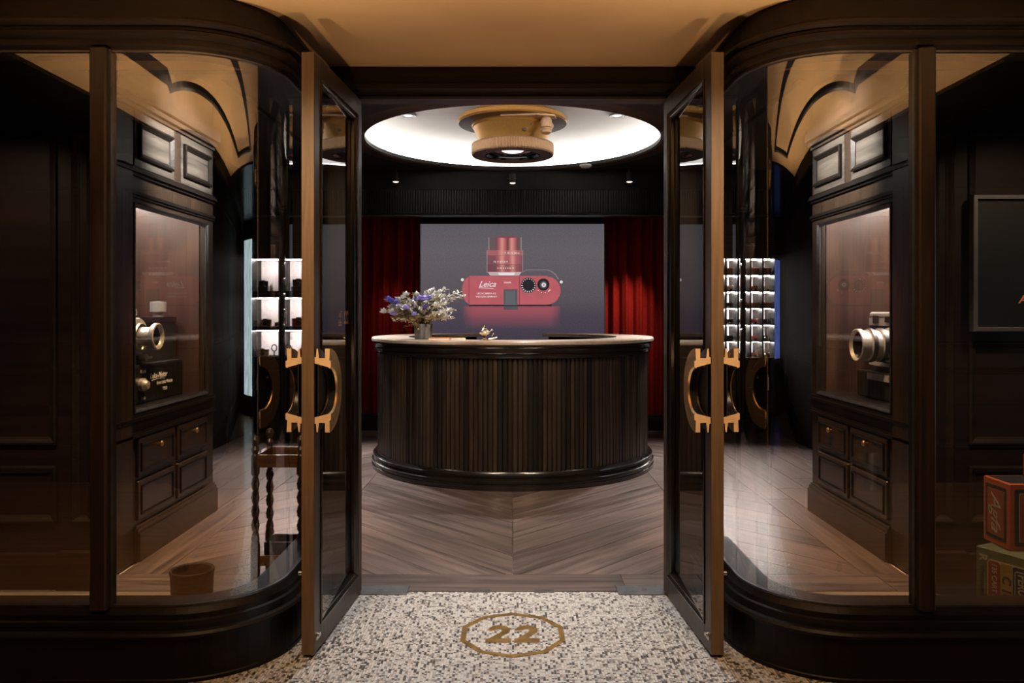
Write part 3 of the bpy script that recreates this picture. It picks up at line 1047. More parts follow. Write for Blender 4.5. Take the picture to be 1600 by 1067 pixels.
# ---- giant camera, left niche: black body over an engraved motor box, lens faces the room (+x)
gc = thing('museum_camera', (-2.18, 4.40, NZ0 + 0.004), 'giant black screw-mount camera with silver lens and winding knob in the left niche', 'camera')


def rounded(x0, x1, y0, y1, r, n=6):
    pts = []
    for cx, cy, a in ((x1 - r, y0 + r, -90), (x1 - r, y1 - r, 0), (x0 + r, y1 - r, 90), (x0 + r, y0 + r, 180)):
        for k in range(n + 1):
            t = math.radians(a + 90 * k / n)
            pts.append((cx + r * math.cos(t), cy + r * math.sin(t)))
    return pts


def gp(name, mb, mat, root, parent=None):
    return mb.build(name, mat, parent or root)


b = MB().prism(rounded(-0.12, 0.165, -0.30, 0.37, 0.012), 'z', 0.0, 0.213)
motor = gp('motor_box', b, M_LEATH, gc)
gp('front_plate', MB().prism(rounded(-0.285, 0.355, 0.012, 0.203, 0.012), 'x', 0.165, 0.171), M_BLACK, gc, motor)
b = MB().prism(rounded(-0.06, 0.11, -0.42, 0.46, 0.08), 'z', 0.216, 0.44)
gp('body', b, M_LEATH, gc)
gp('top_plate', MB().prism(rounded(-0.065, 0.115, -0.425, 0.465, 0.082), 'z', 0.44, 0.470), M_BLACK, gc)
gp('finder_housing', MB().box(-0.03, 0.085, -0.40, -0.02, 0.470, 0.520, 0.008), M_BLACK, gc)
b = MB().lathe([(0.0001, 0.500), (0.046, 0.500), (0.046, 0.560), (0.0001, 0.564)], (0.06, 0.27, 0), seg=48, fn=lambda r, h, i: r * (0.97 if i % 2 else 1.0) if r > 0.01 else r)
b.lathe([(0.03, 0.468), (0.03, 0.502)], (0.06, 0.27, 0), seg=20)
gp('winding_knob', b, M_SILV, gc)
for y in (-0.35, -0.22, -0.08):
    gp('finder_window', MB().lathe([(0.0001, 0.0), (0.018, 0.0), (0.018, 0.010), (0.012, 0.010), (0.011, 0.004), (0.0001, 0.004)], (0.085, y, 0.496), 'x', 18), M_SILV, gc)
lx, ly, lz = 0.115, -0.12, 0.365
b = MB().lathe([(0.0001, 0.0), (0.098, 0.0), (0.104, 0.008), (0.098, 0.020), (0.075, 0.024), (0.070, 0.034)], (lx, ly, lz), 'x', 40)
ln = gp('lens', b, M_SILV, gc)
b = MB().lathe([(0.052, 0.03), (0.052, 0.090), (0.056, 0.094), (0.070, 0.098), (0.074, 0.106), (0.074, 0.122), (0.068, 0.126), (0.056, 0.120), (0.050, 0.108)], (lx, ly, lz), 'x', 40)
gp('lens_barrel', b, M_SILV, gc, ln)
b = MB().lathe([(0.0001, 0.094), (0.03, 0.100), (0.052, 0.110)], (lx, ly, lz), 'x', 32)
gp('lens_glass', b, M_LENSG, gc, ln)
b = MB().cyl((lx + 0.02, ly + 0.01, lz - 0.115), 0.02, 0.035, 'x', 20).box(lx + 0.02, lx + 0.05, ly + 0.01, ly + 0.09, lz - 0.125, lz - 0.112)
gp('focus_tab', b, M_SILV, gc, ln)
b = MB().lathe([(0.0001, 0.0), (0.036, 0.0), (0.036, 0.02), (0.026, 0.03), (0.022, 0.040), (0.0001, 0.043)], (0.171, -0.18, 0.105), 'x', 26)
gp('motor_knob', b, M_SILV, gc)


def wall_text(parent, s, size, x, y, z, facing, mat, shear=0.0, bold=0.0, extrude=0.0008):
    # facing +1: reads for a viewer at larger x (local y to the right); -1: viewer at smaller x
    if facing > 0:
        Mx = Matrix(((0, 0, 1, x), (1, 0, 0, y), (0, 1, 0, z), (0, 0, 0, 1)))
    else:
        Mx = Matrix(((0, 0, -1, x), (-1, 0, 0, y), (0, 1, 0, z), (0, 0, 0, 1)))
    return text_part('engraved_lettering', s, size, mat, parent, Mx, extrude, shear, bold)


wall_text(motor, 'Einzel', 0.026, 0.1716, -0.155, 0.176, 1, M_WHITE, 0, 0.0004)
wall_text(motor, 'Serie', 0.026, 0.1716, -0.155, 0.030, 1, M_WHITE, 0, 0.0004)
wall_text(motor, 'Leica-Motor', 0.042, 0.1716, 0.03, 0.142, 1, M_WHITE, 0.35, 0.0008)
wall_text(motor, 'Ernst Leitz Wetzlar', 0.026, 0.1716, 0.11, 0.098, 1, M_WHITE, 0, 0.0005)
wall_text(motor, '1930', 0.028, 0.1716, 0.11, 0.060, 1, M_WHITE, 0, 0.0005)
b = MB()
pts = [(0.1718, -0.06 + 0.17 * k / 12, 0.118 + 0.005 * math.sin(k / 12 * PI)) for k in range(13)]
b.tube(pts, 0.0014, 5)
gp('underline', b, M_WHITE, gc, motor)

# ---- giant camera, right niche (lens faces -x)
gr = thing('museum_camera', (2.22, 4.42, NZ0 + 0.004), 'giant silver camera with a long ribbed lens on a black stand, right niche', 'camera')
gp('stand', MB().box(-0.14, 0.15, -0.40, 0.30, 0.0, 0.155, 0.006).box(-0.10, 0.10, -0.2, 0.2, 0.155, 0.185), M_BLACK, gr)
gp('stand_plaque', MB().box(-0.15, -0.14, -0.12, 0.14, 0.11, 0.145), M_SILV, gr)
gp('body', MB().prism(rounded(-0.07, 0.10, -0.42, 0.34, 0.08), 'z', 0.19, 0.42), M_LEATH, gr)
gp('base_plate', MB().prism(rounded(-0.075, 0.105, -0.425, 0.345, 0.082), 'z', 0.185, 0.205), M_SILV, gr)
tp = gp('top_plate', MB().prism(rounded(-0.075, 0.105, -0.425, 0.345, 0.082), 'z', 0.42, 0.465).box(-0.08, 0.09, -0.34, 0.27, 0.465, 0.50, 0.01), M_SILV, gr)
for y0, y1, z0, z1 in ((0.15, 0.21, 0.432, 0.478), (-0.02, 0.06, 0.440, 0.472), (-0.28, -0.19, 0.435, 0.48)):
    gp('finder_window', MB().box(-0.086, -0.078, y0, y1, z0, z1), M_LENSG, gr, tp)
b = MB().lathe([(0.0001, 0.50), (0.045, 0.50), (0.045, 0.53), (0.0001, 0.532)], (0, -0.22, 0), seg=36, fn=lambda r, h, i: r * (0.97 if i % 2 else 1.0) if r > 0.01 else r)
gp('shutter_dial', b, M_SILV, gr, tp)
gp('release_dial', MB().lathe([(0.0001, 0.50), (0.03, 0.50), (0.03, 0.515), (0.0001, 0.517)], (0, -0.10, 0), seg=24), M_SILV, gr, tp)
b = MB()
lp = [(0.0001, -0.07), (0.098, -0.07), (0.098, -0.095), (0.088, -0.10), (0.088, -0.125), (0.094, -0.128), (0.094, -0.155), (0.084, -0.158), (0.084, -0.185), (0.090, -0.188), (0.090, -0.215), (0.082, -0.22), (0.082, -0.245), (0.092, -0.25), (0.092, -0.275), (0.086, -0.278), (0.074, -0.262)]
b.lathe(lp, (0, 0.0, 0.312), 'x', 44)
ln = gp('lens', b, M_SILV, gr)
b = MB()
for x in (-0.1415, -0.2015):
    b.lathe([(0.0955, x - 0.012), (0.0975, x - 0.010), (0.0975, x + 0.010), (0.0955, x + 0.012)], (0, 0, 0.312), 'x', 60, fn=lambda r, h, i: r * (0.975 if i % 2 else 1.0))
gp('grip_ring', b, M_STEEL, gr, ln)
gp('lens_glass', MB().lathe([(0.0001, -0.235), (0.04, -0.242), (0.076, -0.262)], (0, 0, 0.312), 'x', 36), M_LENSG, gr, ln)

# ================================================================== RECEPTION COUNTER
ct = thing('reception_counter', (0, 6.70, 0), 'round dark slatted oak reception counter with pale wooden top', 'counter')
GAP = math.asin(0.34 / 1.05)
A0, A1 = PI / 2 + GAP, PI / 2 + 2 * PI - GAP
MB().lathe([(0.93, 0.0), (1.125, 0.0), (1.125, 0.95), (0.93, 0.95)], seg=110, a0=A0, a1=A1, closed_prof=True, smooth=False).build('core', M_MATTE, ct)
# slats, one object each, sharing a mesh
sl0 = None
NS = 200
sm = MB().prism([(1.122, -0.0145), (1.136, -0.0145), (1.1405, -0.010), (1.1405, 0.010), (1.136, 0.0145), (1.122, 0.0145)], 'z', 0.125, 0.945)
rs = random.Random(5)
for k in range(NS):
    t = PI / 2 + 2 * PI * (k + 0.5) / NS
    if abs(((t - PI / 2 + PI) % (2 * PI)) - PI) < GAP:
        continue
    if sl0 is None:
        sl0 = sm.build('slat', M_SLAT, ct)
        o = sl0
    else:
        o = sl0.copy()
        COL.objects.link(o)
    o.rotation_euler = (0, 0, t)
    o.scale = (1 + rs.uniform(-0.0015, 0.0025), rs.uniform(0.85, 1.08), 1)
MB().lathe([(1.10, 0), (1.190, 0), (1.190, 0.030), (1.182, 0.036), (1.182, 0.044), (1.190, 0.050), (1.188, 0.064), (1.176, 0.070), (1.172, 0.090), (1.180, 0.096), (1.178, 0.108), (1.166, 0.116), (1.158, 0.130), (1.10, 0.132)], seg=130, a0=A0, a1=A1, closed_prof=True).build('base_moulding', M_GLOSSB, ct)
MB().lathe([(1.10, 0.932), (1.150, 0.932), (1.160, 0.938), (1.162, 0.950), (1.152, 0.958), (1.154, 0.966), (1.168, 0.974), (1.170, 0.992), (1.160, 0.998), (1.162, 1.006), (1.176, 1.016), (1.180, 1.030), (1.10, 1.030)], seg=130, a0=A0, a1=A1, closed_prof=True).build('crown_moulding', M_GLOSSB, ct)
MB().lathe([(0.885, 1.030), (1.186, 1.030), (1.192, 1.036), (1.192, 1.052), (1.186, 1.060), (0.885, 1.060)], seg=130, a0=A0, a1=A1, closed_prof=True, smooth=False).build('counter_top', M_TOP, ct)
MB().box(-0.26, 0.30, 1.02, 1.06, 0.0, 0.98).build('inner_desk', M_MATTE, ct)

# ================================================================== CEILING LENS LAMP
lm = thing('ceiling_lamp', (0, 6.70, 3.02), 'brass ceiling lamp shaped like a giant camera lens in the lit dome', 'lamp')
o2 = -3.045
b = MB().lathe([(0.0001, 3.068), (0.28, 3.068), (0.28, 2.955), (0.455, 2.955), (0.468, 2.945), (0.468, 2.915), (0.458, 2.905), (0.462, 2.900)], (0, 0, o2), seg=72)
gp('flange', b, M_LAMPB, lm)
gp('flange_face', MB().lathe([(0.462, 2.900), (0.34, 2.896)], (0, 0, o2), seg=72), M_BRONZE, lm)
b = MB().lathe([(0.345, 2.905), (0.352, 2.885), (0.345, 2.872), (0.338, 2.868), (0.287, 2.735), (0.287, 2.725)], (0, 0, o2), seg=72)
gp('barrel', b, M_LAMPB, lm)
b = MB().lathe([(0.287, 2.738), (0.325, 2.736), (0.349, 2.726), (0.352, 2.715), (0.352, 2.645), (0.346, 2.632)], (0, 0, o2), seg=320, fn=lambda r, h, i: r - (0.006 if (i % 2 and r > 0.34) else 0), smooth=False)
gp('grip_ring', b, M_LAMPL, lm)
gp('front_bezel', MB().lathe([(0.346, 2.632), (0.24, 2.630), (0.235, 2.64)], (0, 0, o2), seg=72), M_BRONZE, lm)
b = MB().lathe([(0.236, 2.640), (0.215, 2.655), (0.215, 2.662), (0.18, 2.668), (0.178, 2.678), (0.14, 2.684), (0.12, 2.70)], (0, 0, o2), seg=64)
gp('lens_ring', b, M_LENSG, lm)
gp('bulb_lens', MB().lathe([(0.125, 2.700), (0.09, 2.672), (0.05, 2.660), (0.0001, 2.655)], (0, 0, o2), seg=40), M_BULB, lm)
b = MB()
kx, ky = 0.275, -0.305
b.prism([(-0.10, -0.36), (0.20, -0.40), (0.34, -0.36), (0.36, -0.26), (0.2, -0.24)], 'z', 2.885 + o2, 2.899 + o2)
gp('knob_arm', b, M_LAMPL, lm)
b = MB().lathe([(0.0001, 2.885), (0.036, 2.885), (0.036, 2.872), (0.046, 2.868), (0.046, 2.806), (0.034, 2.800), (0.034, 2.792), (0.044, 2.780), (0.042, 2.762), (0.026, 2.750), (0.0001, 2.747)], (kx, ky, o2), seg=40, fn=lambda r, h, i: r * (0.95 if (i % 2 and 2.80 < h < 2.87) else 1))
gp('focus_knob', b, M_LAMPL, lm)
b = MB()
for a in (-64, -72):
    t = math.radians(a)
    b.cyl((0.325 * math.cos(t), 0.325 * math.sin(t), 2.81 + o2 + (0.03 if a == -64 else -0.02)), 0.014, 0.004, 'y', 12)
gp('set_screw', b, M_BRONZE, lm)

# recessed lights in the dome
for s in (-1, 1):
    t = thing('dome_downlight', (s * 0.935, 6.98, 3.02), 'small round downlight in the white dome, %s of the lens lamp' % ('left' if s < 0 else 'right'), 'downlight', 'downlights in the white dome')
    gp('trim_ring', MB().lathe([(0.045, 0.0), (0.072, -0.004), (0.074, 0.006), (0.05, 0.02)], seg=28), M_STEEL, t)
    gp('lens', MB().lathe([(0.0001, 0.004), (0.05, 0.004)], seg=24), M_BULB, t)
# spot heads on the dark ceiling at the back
for x, y, side in ((0.0, 7.90, 'middle'), (1.17, 7.82, 'right'), (-1.17, 7.82, 'left')):
    t = thing('spotlight', (x, y, ZI + 0.002), 'small black ceiling spotlight with glowing pink lens above the valance, %s' % side, 'spotlight', 'ceiling spotlights above the valance')
    if x == 0.0:    # the middle one sits on a short arm fixed to the valance
        gp('mount', MB().box(-0.008, 0.008, -0.008, 0.092, -0.064, -0.048), M_MATTE, t)
    else:
        gp('mount', MB().cyl((0, 0, -0.012), 0.035, 0.012, seg=18).cyl((0, 0, -0.06), 0.008, 0.05, seg=10), M_MATTE, t)
    gp('head', MB().cyl((0, 0, -0.15), 0.034, 0.09, seg=20), M_MATTE, t)
    gp('lens', MB().lathe([(0.0001, -0.158), (0.024, -0.156), (0.030, -0.150)], seg=18), M_SPOTB, t)
t = thing('ceiling_detector', (0.72, 7.70, ZI - 0.001), 'flat round detector on the dark ceiling right of the middle spotlight', 'detector')
gp('dome', MB().lathe([(0.06, 0), (0.06, -0.012), (0.04, -0.03), (0.0001, -0.034)], seg=22), M_WHITE, t)

# ================================================================== CURTAINS AND SCREEN
for s, nm in ((-1, 'left'), (1, 'right')):
    mb = MB()
    n = 150
    front, back = [], []
    x0, x1 = 0.965, 1.93
    rc = random.Random(11 + s)
    ph = [rc.uniform(-0.8, 0.8) for _ in range(14)]
    for i in range(n + 1):
        u = i / n
        x = x0 + (x1 - x0) * u
        y = 8.437 - 0.036 * math.sin(u * 2 * PI * 8 + 1.3 * math.sin(u * 9.0 + ph[0])) - 0.007 * math.sin(u * 2 * PI * 19 + ph[1])
        front.append((s * x, y))
        back.append((s * x, y + 0.012))
    rings = []
    for z in (0.165, 0.8, 1.5, 2.30):
        rings.append([(x, y, z) for x, y in front] + [(x, y, z) for x, y in reversed(back)])
    mb.loft(rings, True, True, True, True)
    o = mb.build('velvet_curtain', M_CURT)
    tag(o, 'pleated red velvet curtain hanging %s of the screen' % nm, 'curtain', 'red velvet curtains at the back wall')

YS = 8.345
PXM = YS / 1220.0


def sx_(px):
    return (px - 801) * PXM


def sz_(py):
    return 1.27 + (487 - py) * PXM


scn = thing('projection_screen', (0, YS, 0.95), 'large grey screen showing a red camera between the red curtains', 'screen')
MB().box(sx_(655), sx_(946), YS + 0.004, YS + 0.034, 0.94, sz_(347)).build('screen_frame', M_MATTE, scn, True)


def screen_bg():
    m = bpy.data.materials.new('screen picture ground')
    m.use_nodes = True
    nt = m.node_tree
    nt.nodes.clear()
    out = nt.nodes.new('ShaderNodeOutputMaterial')
    e = nt.nodes.new('ShaderNodeEmission')
    tc = nt.nodes.new('ShaderNodeTexCoord')
    sp = nt.nodes.new('ShaderNodeSeparateXYZ')
    nt.links.new(tc.outputs['Generated'], sp.inputs[0])
    c = ramp(nt, sp.outputs['Z'], [(0.0, (0.052, 0.042, 0.060)), (0.22, (0.066, 0.054, 0.074)), (0.36, (0.092, 0.078, 0.090)), (0.75, (0.118, 0.104, 0.112)), (1.0, (0.096, 0.092, 0.108))])
    n = nt.nodes.new('ShaderNodeTexNoise')
    n.inputs['Scale'].default_value = 90
    n.inputs['Detail'].default_value = 3
    nt.links.new(tc.outputs['Object'], n.inputs['Vector'])
    mx = nt.nodes.new('ShaderNodeMixRGB')
    mx.blend_type = 'MULTIPLY'
    mx.inputs[0].default_value = 1
    nt.links.new(c, mx.inputs[1])
    nt.links.new(ramp(nt, n.outputs['Fac'], [(0.3, (0.82, 0.82, 0.82)), (0.7, (1.15, 1.15, 1.15))]), mx.inputs[2])
    nt.links.new(mx.outputs[0], e.inputs['Color'])
    nt.links.new(e.outputs[0], out.inputs[0])
    return m


pic = MB().box(sx_(657), sx_(944), YS, YS + 0.004, 0.97, sz_(350)).build('picture', screen_bg(), scn, True)
E_RED = emit('screen red', (0.43, 0.10, 0.115), 1.0, 0.08, 6)
E_RED2 = emit('screen light red', (0.62, 0.24, 0.20), 1.0, 0.1, 10)
E_RED3 = emit('screen dark red', (0.22, 0.05, 0.065), 1.0, 0.1, 10)
E_RED4 = emit('screen mid red', (0.36, 0.12, 0.13), 1.0, 0.1, 10)
E_REF = emit('screen reflected red', (0.26, 0.068, 0.085), 1.0, 0.25, 12)
E_REF2 = emit('screen faint red', (0.13, 0.05, 0.07), 1.0, 0.25, 12)
E_REF3 = emit('screen fading red', (0.19, 0.06, 0.078), 1.0, 0.25, 12)
E_GREY = emit('screen grey', (0.085, 0.085, 0.095), 1.0, 0.1)
E_DARK = emit('screen black', (0.022, 0.020, 0.024), 1.0, 0.1)
E_WHT = emit('screen white', (0.72, 0.66, 0.66), 1.0)
E_EDGE = emit('screen edge light', (0.26, 0.20, 0.21), 1.0)


def ink(name, poly, mat, lay):
    mb = MB()
    y = YS - 0.0006 * lay
    mb.prism([(sx_(x), sz_(z)) for x, z in poly], 'y', y, y - 0.0005)
    return mb.build(name, mat, pic, True)


def circ(cx, cy, r, n=28):
    return [(cx + r * math.cos(2 * PI * k / n), cy + r * math.sin(2 * PI * k / n)) for k in range(n)]


def rct(x0, x1, y0, y1):
    return [(x0, y0), (x1, y0), (x1, y1), (x0, y1)]


body = [(733, 431)]
body += [(853, 431)]
for k in range(1, 10):
    t = math.radians(-90 + 10 + 17 * k)
    body.append((853 + 23 * math.cos(t), 454 + 22.5 * math.sin(t)))
body += [(853, 476)] + [(733, 476)]
for k in range(1, 10):
    t = math.radians(90 + 18 * k)
    body.append((736 + 14 * math.cos(t), 453.5 + 22 * math.sin(t)))
# mirror image in the glossy table


def fade_ink(name, col):
    m = bpy.data.materials.new(name)
    m.use_nodes = True
    nt = m.node_tree
    nt.nodes.clear()
    out = nt.nodes.new('ShaderNodeOutputMaterial')
    e = nt.nodes.new('ShaderNodeEmission')
    e.inputs['Color'].default_value = (*col, 1)
    tr = nt.nodes.new('ShaderNodeBsdfTransparent')
    mx = nt.nodes.new('ShaderNodeMixShader')
    tc = nt.nodes.new('ShaderNodeTexCoord')
    sp = nt.nodes.new('ShaderNodeSeparateXYZ')
    nt.links.new(tc.outputs['Generated'], sp.inputs[0])
    fx = ramp(nt, sp.outputs['X'], [(0.0, (0, 0, 0)), (0.12, (1, 1, 1)), (0.88, (1, 1, 1)), (1.0, (0, 0, 0))])
    fz = ramp(nt, sp.outputs['Z'], [(0.0, (0, 0, 0)), (0.45, (0.28, 0.28, 0.28)), (0.85, (0.85, 0.85, 0.85)), (1.0, (1, 1, 1))])
    mu = nt.nodes.new('ShaderNodeMath')
    mu.operation = 'MULTIPLY'
    nt.links.new(fx, mu.inputs[0])
    nt.links.new(fz, mu.inputs[1])
    nt.links.new(mu.outputs[0], mx.inputs[0])
    nt.links.new(tr.outputs[0], mx.inputs[1])
    nt.links.new(e.outputs[0], mx.inputs[2])
    nt.links.new(mx.outputs[0], out.inputs[0])
    return m


ink('picture_reflection', rct(722, 877, 478.5, 514), fade_ink('screen mirrored red', (0.30, 0.075, 0.095)), 1)
ink('picture_reflection', rct(787, 809, 478.5, 484), E_GREY, 2)
ink('picture_shadow', rct(733, 862, 475, 479.5), E_DARK, 1)
ink('picture_body', body, E_RED, 2)
ink('picture_seam', rct(732.4, 733.4, 431, 476), E_RED3, 3)
ink('picture_seam', rct(811, 812, 433, 476), E_RED3, 3)
ink('picture_finder', rct(787, 808.5, 452, 477), E_GREY, 3)
ink('picture_finder', rct(789.5, 805, 454, 476), emit('screen slate', (0.11, 0.115, 0.125), 1), 4)
ink('picture_dial', circ(825.5, 446, 12), E_DARK, 3)
for k in range(18):
    t = 2 * PI * k / 18
    a, b2 = (8.6, 11.2) if 20 < (k * 20) < 200 else (9.6, 11.0)
    dx, dy = math.cos(t), math.sin(t)
    ink('picture_tick', [(825.5 + a * dx - 0.6 * dy, 446 + a * dy + 0.6 * dx), (825.5 + b2 * dx - 0.6 * dy, 446 + b2 * dy + 0.6 * dx), (825.5 + b2 * dx + 0.6 * dy, 446 + b2 * dy - 0.6 * dx), (825.5 + a * dx + 0.6 * dy, 446 + a * dy - 0.6 * dx)], E_WHT, 4)
ink('picture_dial', circ(849, 444.5, 9.5), E_DARK, 3)
ink('picture_dial', circ(849.3, 445, 5.8), E_GREY, 4)
ink('picture_dial', circ(849.6, 445, 3.4), E_WHT, 5)
ink('picture_dial', circ(849.6, 445, 1.5), E_EDGE, 6)
for k, (x, y) in enumerate(((841, 454), (846, 457), (852, 457))):
    ink('picture_tick', circ(x, y, 0.8, 8), E_WHT, 3)
ink('picture_tick', [(856, 455), (859.5, 452), (860.5, 453), (857, 456)], E_WHT, 3)
for x, y in ((722.5, 437), (877, 440.5)):
    ink('picture_lug', circ(x, y, 2.4, 12), E_WHT, 1)
arc = [(818, 424), (822, 421.3), (856, 421.3), (863, 424), (869, 429), (873, 436), (872, 436.4), (868, 430), (862, 425), (855.6, 422.2), (822, 422.2), (818.6, 424.6)]
ink('picture_outline', arc, E_EDGE, 1)
# lens standing on the body
ink('picture_lens', rct(763, 815, 371, 392), emit('screen smoke', (0.12, 0.085, 0.09), 1), 1)
ink('picture_lens', rct(763, 764.4, 371, 392), E_EDGE, 2)
ink('picture_lens', rct(813.4, 815, 371, 392), E_EDGE, 2)


def grad_ink(name, cols):
    m = bpy.data.materials.new(name)
    m.use_nodes = True
    nt = m.node_tree
    nt.nodes.clear()
    out = nt.nodes.new('ShaderNodeOutputMaterial')
    e = nt.nodes.new('ShaderNodeEmission')
    tc = nt.nodes.new('ShaderNodeTexCoord')
    sp = nt.nodes.new('ShaderNodeSeparateXYZ')
    nt.links.new(tc.outputs['Generated'], sp.inputs[0])
    nt.links.new(ramp(nt, sp.outputs['X'], cols), e.inputs['Color'])
    nt.links.new(e.outputs[0], out.inputs[0])
    return m


GA, GB, GC, GP = (0.16, 0.045, 0.055), (0.36, 0.11, 0.115), (0.62, 0.25, 0.21), (0.19, 0.075, 0.09)
ink('picture_lens', rct(775, 809, 370.5, 391), grad_ink('screen barrel top', [(0.0, GA), (0.15, GB), (0.28, GC), (0.42, GB), (0.55, GA), (0.72, GC), (0.88, GB), (1.0, GA)]), 2)
ink('picture_lens', [(775, 371), (780, 369.4), (793, 368.8), (805, 369.4), (809, 371), (793, 372)], E_RED3, 3)
GR = [(0.0, GP), (0.22, GP), (0.33, GB), (0.42, GC), (0.52, GB), (0.62, GB), (0.72, GC), (0.82, GB), (1.0, GP)]
ink('picture_lens_ring', rct(760, 817.5, 391, 399), grad_ink('screen ring upper', [(0.0, GB), (0.3, GB), (0.42, GC), (0.55, GB), (0.72, GC), (0.85, GB), (1.0, GB)]), 3)
ink('picture_lens_ring', rct(761, 816.5, 399.4, 412.2), grad_ink('screen ring middle', GR), 3)
ink('picture_lens_ring', rct(761, 816.5, 412.8, 425), grad_ink('screen ring lower', [(p, tuple(c * 0.8 for c in q)) for p, q in GR]), 3)
for x0, x1 in ((760.5, 761.6), (816, 817.2)):
    ink('picture_lens_ring', rct(x0, x1, 392, 426), E_EDGE, 5)
ink('picture_mount', [(762, 425), (815, 425), (811, 430.5), (766, 430.5)], emit('screen chrome', (0.50, 0.38, 0.38), 1), 4)
ink('picture_mount', [(778, 426), (805, 426), (803, 430), (780, 430)], E_WHT, 5)


def screen_text(s, px, py, size, mat, shear=0.0, bold=0.0, xs=1.0, rot=False):
    x, z, y = sx_(px), sz_(py), YS - 0.0042
    off = wloc(pic)
    if rot:
        Mx = Matrix(((0, 1, 0, x - off.x), (0, 0, -1, y - off.y), (-1, 0, 0, z - off.z), (0, 0, 0, 1)))
        Mx = Matrix(((0, -1, 0, x - off.x), (0, 0, -1, y - off.y), (1, 0, 0, z - off.z), (0, 0, 0, 1)))
    else:
        Mx = Matrix(((1, 0, 0, x - off.x), (0, 0, -1, y - off.y), (0, 1, 0, z - off.z), (0, 0, 0, 1)))
    text_part('picture_lettering', s, size, mat, pic, Mx, 0.0002, shear, bold, 'CENTER', xs)


screen_text('Leica', 761, 444, 0.088, E_WHT, 0.45, 0.0006)
ink('picture_underline', [(748, 449.2), (771, 450.2), (771, 450.9), (748, 449.9)], E_WHT, 4)
screen_text('LEICA CAMERA AG', 760, 458.5, 0.024, E_WHT, 0, 0.0003)
screen_text('WETZLAR GERMANY', 760, 463.5, 0.024, E_WHT, 0, 0.0003)
screen_text('5206006', 793, 441.5, 0.022, E_WHT, 0, 0.0004)
screen_text('7 10 15 30 m', 800, 395.5, 0.024, E_WHT, 0, 0.0003, 1.25)
screen_text('16 11 8 5.6 4', 782, 409, 0.024, E_WHT, 0, 0.0003, 1.2)
screen_text('11 8 4 2 4 8 11', 790, 419, 0.022, E_WHT, 0, 0.0003, 1.4)

# ================================================================== THINGS ON THE COUNTER
ZT = 1.060
# stone planter
px, py = -0.682, 5.965
pt = thing('planter', (px, py, ZT), 'small grey stone planter holding flowers on the counter', 'planter', rz=0.35)
rings = []
for z, r in ((0, 0.064), (0.008, 0.067), (0.112, 0.073), (0.118, 0.071), (0.118, 0.062), (0.09, 0.058)):
    rings.append([(r * math.cos(2 * PI * k / 6), r * math.sin(2 * PI * k / 6), z) for k in range(6)])
gp('pot', MB().loft(rings, True, True), plain('grey stone', (0.13, 0.115, 0.10), 0.75, var=0.35, scale=25, bump=0.4), pt)
gp('soil', MB().lathe([(0.0001, 0.1), (0.059, 0.097)], seg=6), plain('dark moss', (0.05, 0.05, 0.025), 0.9), pt)

bq = thing('flower_bouquet', (px, py, ZT + 0.10), 'loose bouquet of white, cream and lilac flowers in the stone planter', 'flowers')
M_STEM = plain('olive stem', (0.16, 0.15, 0.06), 0.6)
M_LEAFC = plain('cream leaf', (0.74, 0.70, 0.56), 0.6, var=0.25)
M_LEAFW = plain('white petal', (0.88, 0.86, 0.80), 0.55, var=0.1)
M_LEAFG = plain('dry sage leaf', (0.36, 0.32, 0.16), 0.65, var=0.4)
M_LIL = plain('lilac petal', (0.52, 0.45, 0.78), 0.6, var=0.25, scale=80)
M_VIO = plain('violet petal', (0.26, 0.24, 0.60), 0.6, var=0.3, scale=80)
M_OCHR = plain('ochre grass', (0.50, 0.30, 0.10), 0.7, var=0.4)
rf = random.Random(21)


def leaf(mb, p, d, up, L, w):
    d = d.normalized()
    s_ = d.cross(up)
    if s_.length < 1e-3:
        s_ = Vector((1, 0, 0))
    s_.normalize()
    n = s_.cross(d)
    mb.add([p, p + d * L * 0.45 + s_ * w + n * w * 0.3, p + d * L, p + d * L * 0.45 - s_ * w + n * w * 0.3, p + d * L * 0.5 - n * w * 0.25], [(0, 1, 4), (1, 2, 4), (2, 3, 4), (3, 0, 4)], False)


def curve_pts(tip, n=7, sag=0.0):
    b0 = Vector((tip.x * 0.10, tip.y * 0.10, 0))
    mid = Vector((tip.x * 0.35, tip.y * 0.35, tip.z * 0.75 + 0.03))
    return [b0 * (1 - t) ** 2 + mid * 2 * t * (1 - t) + tip * t ** 2 for t in [k / (n - 1) for k in range(n)]]


def sprig(tip, mats, L, w, dens, start=0.35):
    mb = MB()
    pts = curve_pts(tip)
    mb.tube(pts, [0.0022 - 0.0012 * k / 6 for k in range(7)], 4)
    mb.cur = 1
    for k in range(dens):
        t = start + (1 - start) * k / max(1, dens - 1)
        i = min(5, int(t * 6))
        p = pts[i].lerp(pts[i + 1], t * 6 - i)
        d = Vector((rf.uniform(-1, 1), rf.uniform(-1, 1), rf.uniform(-0.5, 1.0))) + (pts[i + 1] - pts[i]).normalized() * 0.6
        leaf(mb, p + d.normalized() * 0.004, d, Vector((rf.uniform(-.5, .5), rf.uniform(-.5, .5), 1)), L * rf.uniform(0.7, 1.2), w * rf.uniform(0.8, 1.2))
    mb.build('sprig', [M_STEM, mats], bq, recalc=False)


